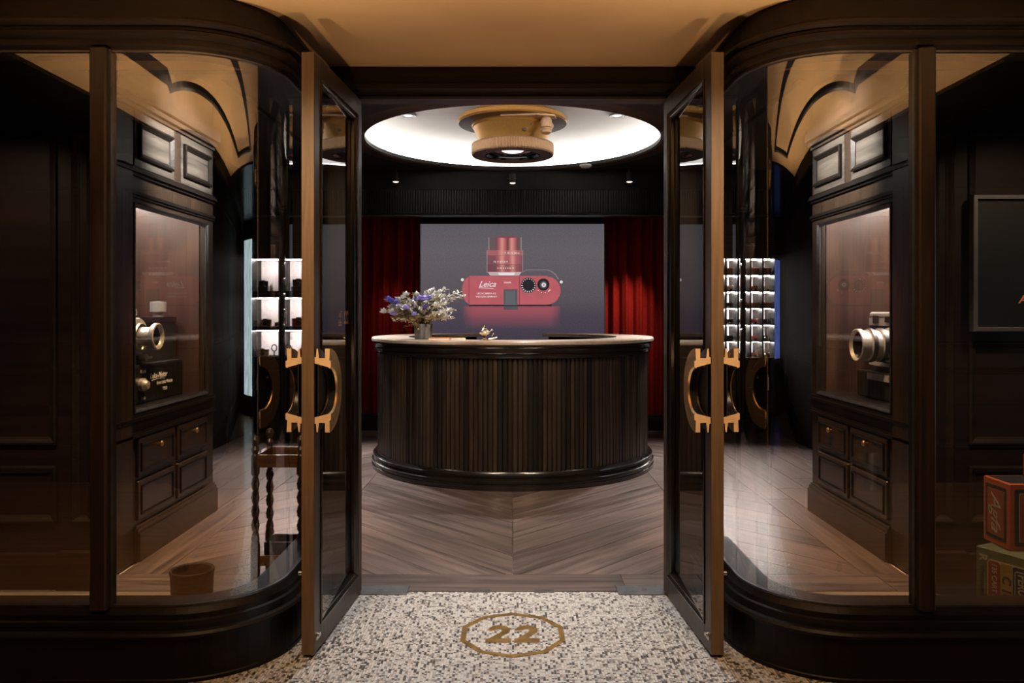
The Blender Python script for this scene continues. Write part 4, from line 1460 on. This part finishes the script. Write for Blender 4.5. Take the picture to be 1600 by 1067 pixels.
def bloom(c, r, mat, cm):
    mb = MB()
    for ringi, (nn, tilt) in enumerate(((7, 0.25), (6, 0.8), (4, 1.5))):
        for k in range(nn):
            a = 2 * PI * (k + 0.5 * ringi) / nn + rf.uniform(-.2, .2)
            d = Vector((math.cos(a), math.sin(a) - 0.5, tilt + rf.uniform(-.15, .25)))
            leaf(mb, c, d, Vector((0, 0, 1)), r * rf.uniform(0.85, 1.15), r * 0.42)
    mb.cur = 1
    mb.lathe([(0.0001, r * 0.30), (r * 0.2, r * 0.2), (r * 0.2, 0), (0.0001, -r * .1)], c + Vector((0, -r * 0.2, 0)), 'z', 6)
    o = mb.build('bloom', [mat, cm], bq, recalc=False)
    return o


def ell(cx, cz, rx, ry, rz):
    while True:
        v = Vector((rf.uniform(-1, 1), rf.uniform(-1, 1), rf.uniform(-1, 1)))
        if 0.35 < v.length < 1:
            return Vector((cx + v.x * rx, v.y * ry, cz + v.z * rz))


for k in range(56):     # white eucalyptus-like sprays, more to the right
    sprig(ell(0.07, 0.145, 0.19, 0.16, 0.125), rf.choice([M_LEAFW, M_LEAFW, M_LEAFC]), 0.024, 0.0105, 44, 0.5)
for tip in ((0.285, -0.02, 0.255), (0.305, 0.0, 0.225), (0.17, 0.02, 0.28), (0.07, 0.0, 0.275), (0.24, -0.08, 0.12), (0.22, -0.05, 0.06)):
    sprig(Vector(tip), M_LEAFW, 0.030, 0.012, 40, 0.4)
for k in range(64):     # cream and dry fillers
    sprig(ell(-0.06, 0.125, 0.23, 0.16, 0.12), rf.choice([M_LEAFC, M_LEAFG, M_LEAFW, M_LEAFC]), 0.022, 0.009, 40, 0.5)
for k in range(14):     # ochre grasses low at the left and centre
    tip = Vector((rf.uniform(-0.25, 0.08), rf.uniform(-0.16, 0.0), rf.uniform(-0.03, 0.10)))
    sprig(tip, M_OCHR, 0.016, 0.0035, 26, 0.3)
BL = [(-0.27, 0.0, 0.20, .030, 1), (-0.245, -0.05, 0.185, .034, 1), (-0.30, -0.02, 0.10, .034, 2), (-0.20, -0.08, 0.165, .036, 1), (-0.17, -0.09, 0.13, .032, 0), (-0.115, -0.11, 0.13, .034, 0), (-0.23, -0.09, 0.10, .034, 2),
      (-0.21, -0.10, 0.085, .032, 0), (-0.06, -0.1, 0.08, .030, 0), (-0.13, -0.02, 0.235, .028, 2), (-0.15, -0.03, 0.21, .030, 2), (-0.02, -0.07, 0.20, .036, 0), (0.02, -0.08, 0.195, .036, 0), (0.055, -0.06, 0.20, .032, 1), (0.03, -0.12, 0.135, .030, 1),
      (-0.06, -0.03, 0.19, .028, 1), (-0.24, -0.03, 0.14, .030, 2), (0.10, -0.08, 0.15, .030, 2), (0.12, -0.07, 0.09, .028, 2), (-0.05, 0.0, 0.24, .024, 2)]
for x, y, z, r, m in BL:
    mb = MB()
    tipv = Vector((x, y, z))
    mb.tube(curve_pts(tipv), 0.0018, 4)
    mb.build('stem', M_STEM, bq, recalc=False)
    bloom(tipv, r * 1.25, (M_LIL, M_VIO, M_LEAFW)[m], (M_VIO, M_LIL, M_LEAFC)[m])

# two note booklets
nb = thing('notebook', (-0.535, 5.80, ZT), 'orange notebook lying on the counter beside the planter', 'notebook', rz=-0.12)
M_ORNG = plain('orange cover', (0.70, 0.24, 0.045), 0.5)
M_PEACH = plain('peach cover', (0.72, 0.42, 0.22), 0.5)
gp('cover', MB().box(-0.078, 0.078, -0.055, 0.055, 0.0, 0.0025).box(-0.078, 0.078, -0.055, 0.055, 0.0145, 0.017).box(-0.08, -0.0775, -0.055, 0.055, 0.0, 0.017), M_ORNG, nb)
gp('pages', MB().box(-0.0775, 0.075, -0.052, 0.052, 0.0026, 0.0144), M_WHITE, nb)
nb2 = thing('notebook', (-0.415, 5.85, ZT), 'peach coloured notebook lying between the orange one and the brass oil lamp', 'notebook', rz=0.15)
gp('cover', MB().box(-0.06, 0.06, -0.05, 0.05, 0.0, 0.002).box(-0.06, 0.06, -0.05, 0.05, 0.011, 0.013), M_PEACH, nb2)
gp('pages', MB().box(-0.058, 0.058, -0.048, 0.048, 0.0021, 0.0109), M_WHITE, nb2)

# brass oil lamp
ol = thing('oil_lamp', (-0.205, 5.70, ZT), 'small polished brass oil lamp with handle standing on the counter rim', 'oil lamp')
M_SILVB = plain('polished pale brass', (0.86, 0.70, 0.50), 0.16, 1.0)
gp('foot', MB().lathe([(0.0001, 0), (0.036, 0), (0.037, 0.005), (0.024, 0.010), (0.012, 0.016), (0.010, 0.034), (0.014, 0.040)], seg=28), M_SILVB, ol)
gp('bowl', MB().lathe([(0.014, 0.040), (0.034, 0.048), (0.040, 0.060), (0.034, 0.070), (0.026, 0.074)], seg=28), M_SILVB, ol)
gp('lid', MB().lathe([(0.028, 0.074), (0.026, 0.082), (0.014, 0.090), (0.006, 0.094), (0.005, 0.098), (0.009, 0.103), (0.006, 0.110), (0.0001, 0.113)], seg=24), M_SILVB, ol)
gp('handle', MB().tube([(0.036, 0, 0.062), (0.050, 0, 0.078), (0.064, 0, 0.074), (0.066, 0, 0.058), (0.056, 0, 0.040), (0.046, 0, 0.022), (0.034, 0, 0.010)], 0.0036, 8), M_SILVB, ol)
gp('spout', MB().tube([(0.030, -0.012, 0.010), (0.06, -0.018, 0.014), (0.092, -0.022, 0.024)], [0.009, 0.006, 0.004], 8), M_SILVB, ol)

# ================================================================== LIT SHELVES AT THE BACK
SZ = 8.12


def shelf_unit(s, rows, bays, label, z_top):
    """rows: list of (z0,z1) of lit openings from the top; bays: |x| borders"""
    t = thing('shelf_unit', (s * 2.345, 8.3, 0), label, 'shelf unit', 'lit shelf units in the back corners')
    xa, xb = bays[0], bays[-1]

    def P(name, mb, mat, parent=None):
        return mb.build(name, mat, parent or t, True)
    P('back_panel', MB().box(s * xa, s * xb, 8.44, 8.50, 0.0, 2.24), plain('pale shelf back %d' % s, (0.74, 0.68, 0.67), 0.6, var=0.08))
    P('upper_cabinet', MB().box(s * xa, s * xb, SZ + 0.03, 8.44, rows[0][1], 2.24), M_WX)
    b = MB()
    for z0, z1, o in ((1.96, 1.98, 0.015), (1.98, 2.0, 0.03), (2.06, 2.08, 0.015)):
        b.box(s * xa, s * xb, SZ + 0.03 - o, SZ + 0.03, z0, z1)
    P('cornice', b, M_BLK)
    base = P('base_cabinet', MB().box(s * xa, s * xb, SZ, 8.44, 0.05, rows[-1][0]).box(s * xa, s * xb, SZ - 0.03, 8.44, rows[-1][0] - 0.02, rows[-1][0]).box(s * xa, s * xb, SZ + 0.04, 8.44, 0.0, 0.05), M_BLK)
    for k in range(2):
        x0 = xa + (xb - xa) * k / 2 + 0.02
        x1 = xa + (xb - xa) * (k + 1) / 2 - 0.02
        for z0, z1 in ((0.08, 0.26), (0.28, 0.46), (0.48, 0.66)):
            d = P('drawer', MB().box(s * x0, s * x1, SZ - 0.016, SZ, z0, z1, 0.004), M_BLK, base)
            if z0 > 0.4:
                kk = MB().lathe([(0.005, 0), (0.005, -0.012), (0.014, -0.018), (0.010, -0.026), (0.0001, -0.027)], (s * (x0 + x1) / 2, SZ - 0.016, (z0 + z1) / 2 + 0.02), 'y', 12)
                P('knob', kk, M_BRASS, base)
    for i in range(len(rows)):
        z0 = rows[i][0]
        lo = rows[i + 1][1] if i + 1 < len(rows) else None
        if lo is not None:
            P('shelf_board', MB().box(s * xa, s * xb, SZ, 8.44, lo, z0), M_BLK)
        if len(rows) > 4:
            for y0 in (8.225, 8.33):
                P('light_strip', MB().box(s * (xa + 0.02), s * (xb - 0.02), y0, y0 + 0.02, rows[i][1] - 0.005, rows[i][1] - 0.001), M_LEDC)
        else:
            P('light_strip', MB().box(s * (xa + 0.02), s * (xb - 0.02), 8.27, 8.295, rows[i][1] - 0.008, rows[i][1] - 0.001), M_LEDS)
    for x in bays:
        hw = 0.014 if len(rows) < 4 else 0.009
        P('upright', MB().box(s * x - hw, s * x + hw, SZ - 0.006, 8.44, rows[-1][0], rows[0][1]), M_BLKZ)
    return t


RL = [(1.484, 1.825), (1.116, 1.417), (0.800, 1.076)]
shelf_unit(-1, RL, [1.96, 2.42, 2.73], 'lit display shelves of cameras in the back left corner', 1.83)
RRw = [(1.825 - 0.174 * (k + 1) + 0.014, 1.825 - 0.174 * k) for k in range(6)]
bays_r = [1.962 + 0.128 * k for k in range(7)]
shelf_unit(1, RRw, bays_r, 'lit grid of small cubbies with accessories in the back right corner', 1.83)

# slender columns in front of the shelves
for s in (-1, 1):
    c = thing('slender_column', (s * 2.30, 7.80, 0), 'slender dark column with ringed capital in front of the %s' % ('camera shelves' if s < 0 else 'cubby shelves'), 'column', 'slender columns before the lit shelves')
    gp('shaft', MB().lathe([(0.028, 0.30), (0.028, 2.28)], seg=20), M_BLKZ, c)
    gp('base', MB().lathe([(0.0001, 0), (0.05, 0), (0.05, 0.2), (0.038, 0.215), (0.042, 0.235), (0.032, 0.25), (0.036, 0.27), (0.028, 0.30)], seg=20), M_BLK, c)
    gp('capital', MB().lathe([(0.028, 2.26), (0.036, 2.275), (0.030, 2.29), (0.040, 2.31), (0.034, 2.325), (0.05, 2.36), (0.06, 2.72)], seg=20), M_BRONZE, c)

# small cameras on the left shelves
M_TAN = plain('tan leather', (0.55, 0.25, 0.10), 0.5)
M_RED = plain('red leather', (0.55, 0.07, 0.06), 0.5)
M_PINK = plain('rose leather', (0.75, 0.36, 0.36), 0.55)


def mini_camera(x, y, z, w, bodym, topm, label, group):
    t = thing('shelf_camera', (x, y, z), label, 'camera', group)
    h = w * 0.55
    gp('body', MB().prism(rounded(-w / 2, w / 2, -w * 0.14, w * 0.14, w * 0.12, 4), 'z', 0, h * 0.72), bodym, t)
    gp('top_plate', MB().prism(rounded(-w / 2, w / 2, -w * 0.145, w * 0.145, w * 0.12, 4), 'z', h * 0.72, h).box(-w * 0.2, w * 0.15, -w * 0.1, w * 0.1, h, h * 1.14), topm, t)
    gp('lens', MB().lathe([(0.0001, -w * 0.34), (w * 0.13, -w * 0.345), (w * 0.17, -w * 0.33), (w * 0.18, -w * 0.14)], (0, 0, h * 0.42), 'y', 18), M_BLACK, t)
    return t


GS = 'cameras on the left lit shelves'


def riser(x, y, z, w, h, label):
    t = MB().box(-w / 2, w / 2, -w * 0.3, w * 0.3, 0, h, 0.003).build('display_riser', M_BLACK)
    t.location = (x, y, z)
    tag(t, label, 'riser', 'black risers on the left shelf')


riser(-2.64, 8.27, 1.484, 0.105, 0.055, 'black riser under the left camera of the top lit shelf')
riser(-2.265, 8.27, 1.484, 0.140, 0.055, 'black riser under the right camera of the top lit shelf')
mini_camera(-2.64, 8.27, 1.539, 0.10, M_LEATH, M_BLACK, 'black camera on a riser, top left shelf, outside the slender column', GS)
mini_camera(-2.265, 8.27, 1.539, 0.13, M_LEATH, M_BLACK, 'black camera on a riser, top left shelf, next to the door', GS)
mini_camera(-2.615, 8.27, 1.117, 0.125, M_TAN, M_CHROME, 'tan leather camera with silver top on the middle left shelf', GS)
mini_camera(-2.26, 8.27, 1.117, 0.150, M_RED, M_CHROME, 'red leather camera with silver top on the middle left shelf', GS)
mini_camera(-2.495, 8.30, 1.117, 0.07, M_LEATH, M_BLACK, 'tiny black camera right of the tan camera on the middle left shelf', GS)
mini_camera(-2.12, 8.30, 1.117, 0.09, M_LEATH, M_BLACK, 'small black camera right of the red camera on the middle left shelf', GS)
mini_camera(-2.64, 8.25, 0.801, 0.13, M_WHITE, M_CHROME, 'white and silver camera on the lowest lit left shelf', GS)
mini_camera(-2.12, 8.27, 0.801, 0.10, M_LEATH, M_BLACK, 'black camera beside the door handle on the lowest lit left shelf', GS)


def mini_stand(x, y, z, label):
    t = thing('headphone_stand', (x, y, z), label, 'stand', 'round stands on the lowest left shelf')
    gp('foot', MB().cyl((0, 0, 0), 0.03, 0.008, seg=16).cyl((0, 0, 0.008), 0.006, 0.05, seg=8), M_BLACK, t)
    gp('ring', MB().tube([(0.028 * math.cos(a), 0, 0.088 + 0.034 * math.sin(a)) for a in [2 * PI * k / 16 for k in range(17)]], 0.006, 6), M_BLACK, t)


mini_stand(-2.51, 8.22, 0.801, 'black ring stand on the lowest left shelf, left of the slender column')
mini_stand(-2.36, 8.22, 0.801, 'black ring stand on the lowest left shelf, right of the slender column')
for x, z, w, h, lb in ((-2.70 - 0.0, 1.117, 0.04, 0.06, 'white price card at the left end of the middle shelf'), (-2.535, 1.484, 0.03, 0.06, 'white price card on the top shelf left of the slender column'),
                       (-2.375, 1.484, 0.03, 0.06, 'white price card on the top shelf right of the slender column'), (-2.115, 1.484, 0.055, 0.06, 'wide white price card on the top shelf next to the door'),
                       (-2.135, 1.19, 0.07, 0.07, 'white card on the middle shelf behind the small black camera')):
    o = MB().box(-w / 2, w / 2, -0.002, 0.002, 0, h).box(-w / 2, w / 2, 0, 0.03, 0, 0.003).build('price_card', M_WHITE)
    o.location = (x, 8.2 if z != 1.19 else 8.38, z if z != 1.19 else 1.117)
    tag(o, lb, 'card', 'white cards on the left shelves')

# accessories in the right cubbies
M_AMB = plain('amber leather', (0.60, 0.28, 0.05), 0.4)
M_ORGB = plain('orange pouch', (0.82, 0.36, 0.16), 0.55)
M_BEIG = plain('beige strap', (0.70, 0.60, 0.50), 0.6)


def acc_box(name, w, d, h, m, m2):
    t = thing(name, (0, 0, 0), 'x', 'case')
    gp('case_body', MB().box(-w / 2, w / 2, -d / 2, d / 2, 0, h, 0.004), m, t)
    gp('case_flap', MB().box(-w / 2 + 0.002, w / 2 - 0.002, -d / 2 - 0.004, -d / 2, h * 0.45, h * 0.97), m2, t)
    return t


def acc_coil(name, m):
    t = thing(name, (0, 0, 0), 'x', 'strap')
    pts = [((0.036 - 0.003 * k / 30) * math.cos(k * 0.5), 0.026 * math.sin(k * 0.5), 0.007 + 0.0011 * k) for k in range(40)]
    gp('cord', MB().tube(pts, 0.006, 6), m, t)
    gp('buckle', MB().box(-0.012, 0.012, -0.04, -0.03, 0.0, 0.02, 0.002), M_CHROME, t)
    return t


def acc_lens(name, m):
    t = thing(name, (0, 0, 0), 'x', 'lens')
    gp('barrel', MB().lathe([(0.0001, 0), (0.034, 0), (0.036, 0.01), (0.036, 0.032), (0.031, 0.036), (0.031, 0.05), (0.026, 0.05), (0.022, 0.042)], seg=20), m, t)
    gp('lens_glass', MB().lathe([(0.023, 0.043), (0.0001, 0.047)], seg=16), M_LENSG, t)
    return t


protos = []
KINDS = {
    'o': ('orange pouch', 'accessory_case', lambda n: acc_box(n, 0.092, 0.05, 0.064, M_ORGB, M_ORGB)),
    'p': ('rose pouch', 'accessory_case', lambda n: acc_box(n, 0.088, 0.05, 0.066, M_PINK, M_PINK)),
    'b': ('beige strap coil', 'camera_strap', lambda n: acc_coil(n, M_BEIG)),
    'a': ('amber leather case', 'accessory_case', lambda n: acc_box(n, 0.10, 0.06, 0.050, M_AMB, M_AMB)),
    'k': ('black strap coil', 'camera_strap', lambda n: acc_coil(n, M_MATTE)),
    'l': ('black lens', 'spare_lens', lambda n: acc_lens(n, M_MATTE)),
    's': ('silver lens', 'spare_lens', lambda n: acc_lens(n, M_CHROME)),
    'r': ('red strap coil', 'camera_strap', lambda n: acc_coil(n, M_RED)),
    't': ('tan strap coil', 'camera_strap', lambda n: acc_coil(n, M_TAN)),
}
GRID = ['ooooop', 'bbbbtb', 'kkkaaa', 'klkkrk', 'sslkrs', 'tttbts']
rown = ['top', 'second', 'third', 'fourth', 'fifth', 'bottom']
coln = ['first', 'second', 'third', 'fourth', 'fifth', 'sixth']
made = {}
for i, row in enumerate(GRID):
    for j, ch in enumerate(row):
        desc, nmk, fnk = KINDS[ch]
        x = (bays_r[j] + bays_r[j + 1]) / 2
        loc = (x, 8.20, RRw[i][0] + 0.0005)
        lb = '%s in the %s row of lit cubbies, %s cubby outward from the door' % (desc, rown[i], coln[j])
        if ch not in made:
            o = fnk(nmk)
            made[ch] = o
            o.location = loc
        else:
            o = copy_tree(made[ch], loc, 0.0)
        o['label'] = lb
        o['group'] = 'accessories in the lit cubbies'

# ================================================================== THINGS BEHIND THE LEFT CURVED GLASS
bt = thing('barley_twist_stand', (-1.04, 3.62, 0), 'small chestnut side table with barley-twist legs behind the left curved glass', 'side table')


def twist_leg(z0, z1, z2):
    mb = MB()
    n = 90
    for q in (0, PI):
        pts = []
        for k in range(n + 1):
            z = z0 + (z1 - z0) * k / n
            a = q + (z - z0) / 0.062 * 2 * PI * 0.5
            pts.append((0.008 * math.cos(a), 0.008 * math.sin(a), z))
        mb.tube(pts, 0.0105, 6)
    mb.lathe([(0.0001, 0), (0.018, 0), (0.021, 0.02), (0.021, z0 - 0.02), (0.016, z0)], seg=14)
    mb.lathe([(0.012, z1 - 0.004), (0.019, z1 + 0.005), (0.019, z2), (0.012, z2 + 0.01), (0.019, z2 + 0.03), (0.012, z2 + 0.045), (0.016, z2 + 0.06), (0.02, z2 + 0.075), (0.012, z2 + 0.09), (0.0001, z2 + 0.095)], seg=14)
    return mb


l0 = None
for dx, dy in ((-0.12, -0.10), (0.085, -0.10), (-0.12, 0.11), (0.085, 0.11)):
    if dx > 0 and dy > 0:
        pass
    if l0 is None:
        l0 = twist_leg(0.24, 0.535, 0.62).build('leg', M_LEG, bt)
        o = l0
    else:
        o = l0.copy()
        COL.objects.link(o)
    o.location = (dx, dy, 0)
gp('table_top', MB().box(-0.105, 0.072, -0.112, -0.090, 0.57, 0.625).box(-0.105, 0.072, 0.10, 0.122, 0.57, 0.625).box(-0.132, -0.108, -0.09, 0.10, 0.57, 0.625).box(0.073, 0.097, -0.09, 0.10, 0.57, 0.625).box(-0.108, 0.073, -0.09, 0.10, 0.575, 0.590), M_TABLE, bt)
gp('lower_shelf', MB().box(-0.102, 0.068, -0.09, 0.10, 0.13, 0.15).box(-0.102, 0.068, -0.104, -0.088, 0.125, 0.17), M_TABLE, bt)
o = thing('storage_box', (-1.057, 3.625, 0.15), 'black open box on the lower shelf of the twisted-leg table', 'box')
gp('box_wall', MB().box(-0.075, 0.075, -0.07, -0.062, 0, 0.07).box(-0.075, 0.075, 0.062, 0.07, 0, 0.07).box(-0.075, -0.067, -0.062, 0.062, 0, 0.07).box(0.067, 0.075, -0.062, 0.062, 0, 0.07), M_BLACK, o)
gp('box_base', MB().box(-0.067, 0.067, -0.062, 0.062, 0, 0.006), M_BLACK, o)
o = thing('waste_bin', (-1.33, 3.24, 0), 'brown leather waste bin on the floor behind the left curved glass', 'bin')
M_BROWN = plain('brown leather', (0.075, 0.040, 0.022), 0.55, bump=0.2, scale=120)
gp('bin_wall', MB().lathe([(0.0001, 0.0), (0.078, 0.0), (0.086, 0.20), (0.082, 0.203), (0.078, 0.20), (0.070, 0.008), (0.0001, 0.008)], seg=32), M_BROWN, o)
gp('rim', MB().lathe([(0.0865, 0.185), (0.0885, 0.19), (0.0885, 0.198), (0.0865, 0.203)], seg=32), M_BRONZE, o)
# metal bin against the far side of the passage, seen mirrored in the right glass
o = thing('waste_bin', (2.46, -0.24, 0), 'metal waste bin against the panelled wall, mirrored in the right window', 'bin')
gp('bin_wall', MB().lathe([(0.0001, 0.0), (0.12, 0.0), (0.125, 0.27), (0.118, 0.27), (0.112, 0.01), (0.0001, 0.01)], seg=32), plain('bronze sheet', (0.42, 0.31, 0.21), 0.3, 1.0), o)
gp('lid', MB().lathe([(0.127, 0.27), (0.13, 0.30), (0.10, 0.325), (0.0001, 0.33)], seg=32), M_BLACK, o)

# ================================================================== RIGHT WINDOW DISPLAY
M_OBOX = plain('faded orange card', (0.36, 0.070, 0.014), 0.6, var=0.15, scale=12)
M_OBOX2 = plain('deep orange card', (0.26, 0.05, 0.012), 0.6, var=0.15, scale=12)
M_GBOX = plain('olive card', (0.085, 0.088, 0.038), 0.65, var=0.15, scale=10)
M_REDP = plain('brick red print', (0.20, 0.035, 0.022), 0.6)
M_YELP = plain('mustard print', (0.26, 0.16, 0.035), 0.6)
M_BLKP = plain('black print', (0.012, 0.012, 0.014), 0.55)
M_CREAM = plain('cream print', (0.36, 0.30, 0.19), 0.6)
# green box: front-left corner at x 1.75, y 2.97
dp = thing('display_platform', (2.10, 3.06, 0), 'low black platform under the film cartons in the right window', 'platform')
gp('platform_top', MB().box(-0.36, 0.36, -0.26, 0.26, 0.095, 0.115, 0.003), M_BLACK, dp)
gp('platform_base', MB().box(-0.33, 0.33, -0.23, 0.23, 0.0, 0.095), M_MATTE, dp)
gb = thing('film_box', (1.81, 3.05, 0.115), 'giant green film carton with red and mustard label standing in the right window', 'film box', 'giant film cartons in the right window', rz=math.radians(-64))
gp('carton', MB().box(0, 0.285, 0, 0.40, 0, 0.2425, 0.003), M_GBOX, gb)


def panel(parent, x0, x1, z0, z1, m, name, lay=1, r=0.02):
    return MB().prism(rounded(x0, x1, z0, z1, r, 4), 'y', 0.0, -0.0012 * lay).build(name, m, parent)


panel(gb, 0.046, 0.275, 0.036, 0.206, M_CREAM, 'label_border', 1, 0.016)
panel(gb, 0.050, 0.096, 0.040, 0.202, M_REDP, 'red_label', 2, 0.012)
panel(gb, 0.097, 0.141, 0.040, 0.202, M_YELP, 'mustard_label', 2, 0.002)
panel(gb, 0.143, 0.271, 0.040, 0.202, M_BLKP, 'black_label', 2, 0.010)
panel(gb, 0.151, 0.262, 0.052, 0.188, M_CREAM, 'black_label_line', 3, 0.008)
panel(gb, 0.154, 0.259, 0.055, 0.185, M_BLKP, 'black_label_field', 4, 0.007)


def box_text(parent, s, size, x, z, m, lay=5, bold=0.0, xs=1.0, name='printed_lettering'):
    y = -0.0012 * lay - 0.0004
    Mx = Matrix(((0, 1, 0, x), (0, 0, -1, y), (-1, 0, 0, z), (0, 0, 0, 1)))
    return text_part(name, s, size, m, parent, Mx, 0.0003, 0, bold, 'CENTER', xs)


box_text(gb, 'R', 0.042, 0.028, 0.205, M_CREAM, 0, 0.0015)
box_text(gb, 'REVERSAL FILM', 0.019, 0.024, 0.110, M_BLKP, 0, 0.0002, 0.95)
box_text(gb, '135 CART 36', 0.026, 0.073, 0.121, M_CREAM, 2, 0.0004, 0.98)
box_text(gb, 'C 18', 0.046, 0.119, 0.112, M_BLKP, 2, 0.0012)
box_text(gb, 'PERUTZ', 0.044, 0.178, 0.120, M_CREAM, 4, 0.001, 0.75)
box_text(gb, 'COLOR', 0.040, 0.225, 0.120, M_CREAM, 4, 0.001, 0.75)

ob = thing('film_box', (1.891, 2.972, 0.3585), 'giant orange film carton with black-framed panels on top of the green carton', 'film box', 'giant film cartons in the right window')
gp('carton', MB().box(0, 0.26, 0, 0.165, 0, 0.255, 0.003), M_OBOX, ob)
panel(ob, 0.020, 0.240, 0.018, 0.236, M_BLKP, 'black_frame', 1, 0.006)
panel(ob, 0.036, 0.224, 0.034, 0.220, M_CREAM, 'frame_line', 2, 0.004)
panel(ob, 0.039, 0.221, 0.037, 0.217, M_OBOX2, 'orange_field', 3, 0.004)


def side_panel(parent, y0, y1, z0, z1, m, name, lay):
    return MB().prism(rounded(y0, y1, z0, z1, 0.005, 3), 'x', 0.0, -0.0012 * lay).build(name, m, parent)


side_panel(ob, 0.018, 0.147, 0.024, 0.232, M_BLKP, 'black_frame', 1)
side_panel(ob, 0.030, 0.135, 0.038, 0.218, M_OBOX2, 'orange_field', 2)
Mx = Matrix(((0, 0, -1, -0.0028), (0, -1, 0, 0.0825), (-1, 0, 0, 0.128), (0, 0, 0, 1)))
text_part('printed_lettering', 'Agfa', 0.085, M_CREAM, ob, Mx, 0.0003, 0.4, 0.0)
gp('lid_field', MB().box(0.012, 0.248, 0.012, 0.153, 0.255, 0.2562), M_BLKP, ob)
rb = thing('film_box', (2.038, 3.0, 0.6148), 'red carton standing on the orange carton at the right edge of the photo', 'film box', 'giant film cartons in the right window')
gp('carton', MB().box(0, 0.13, 0, 0.12, 0, 0.09, 0.003), plain('red card', (0.28, 0.04, 0.02), 0.6), rb)
gp('label', MB().box(0.01, 0.12, -0.001, 0, 0.012, 0.078), M_REDP, rb)

# black framed display panel on the window back wall
fp = thing('framed_panel', (2.62, 3.575, 1.49), 'black wall panel in a thin grey metal frame in the right window', 'framed panel')
mb = MB()
add_frame(mb, 1.06, 0.62, [(0, 0), (0, 0.035), (0.003, 0.038), (0.018, 0.038), (0.020, 0.035), (0.020, 0)], lambda u, v, n: (u, -n, v))
gp('frame', mb, plain('grey metal frame', (0.20, 0.20, 0.205), 0.4, 0.6), fp)
gp('panel_face', MB().box(-0.51, 0.51, -0.026, 0.0, -0.29, 0.29), plain('black display face', (0.008, 0.008, 0.009), 0.5), fp)
text_part('orange_lettering', 'A', 0.05, emit('orange letter', (0.9, 0.22, 0.06), 0.45), fp, Matrix(((1, 0, 0, -0.303), (0, 0, -1, -0.0268), (0, 1, 0, -0.165), (0, 0, 0, 1))), 0.0004, 0.2, 0.001)
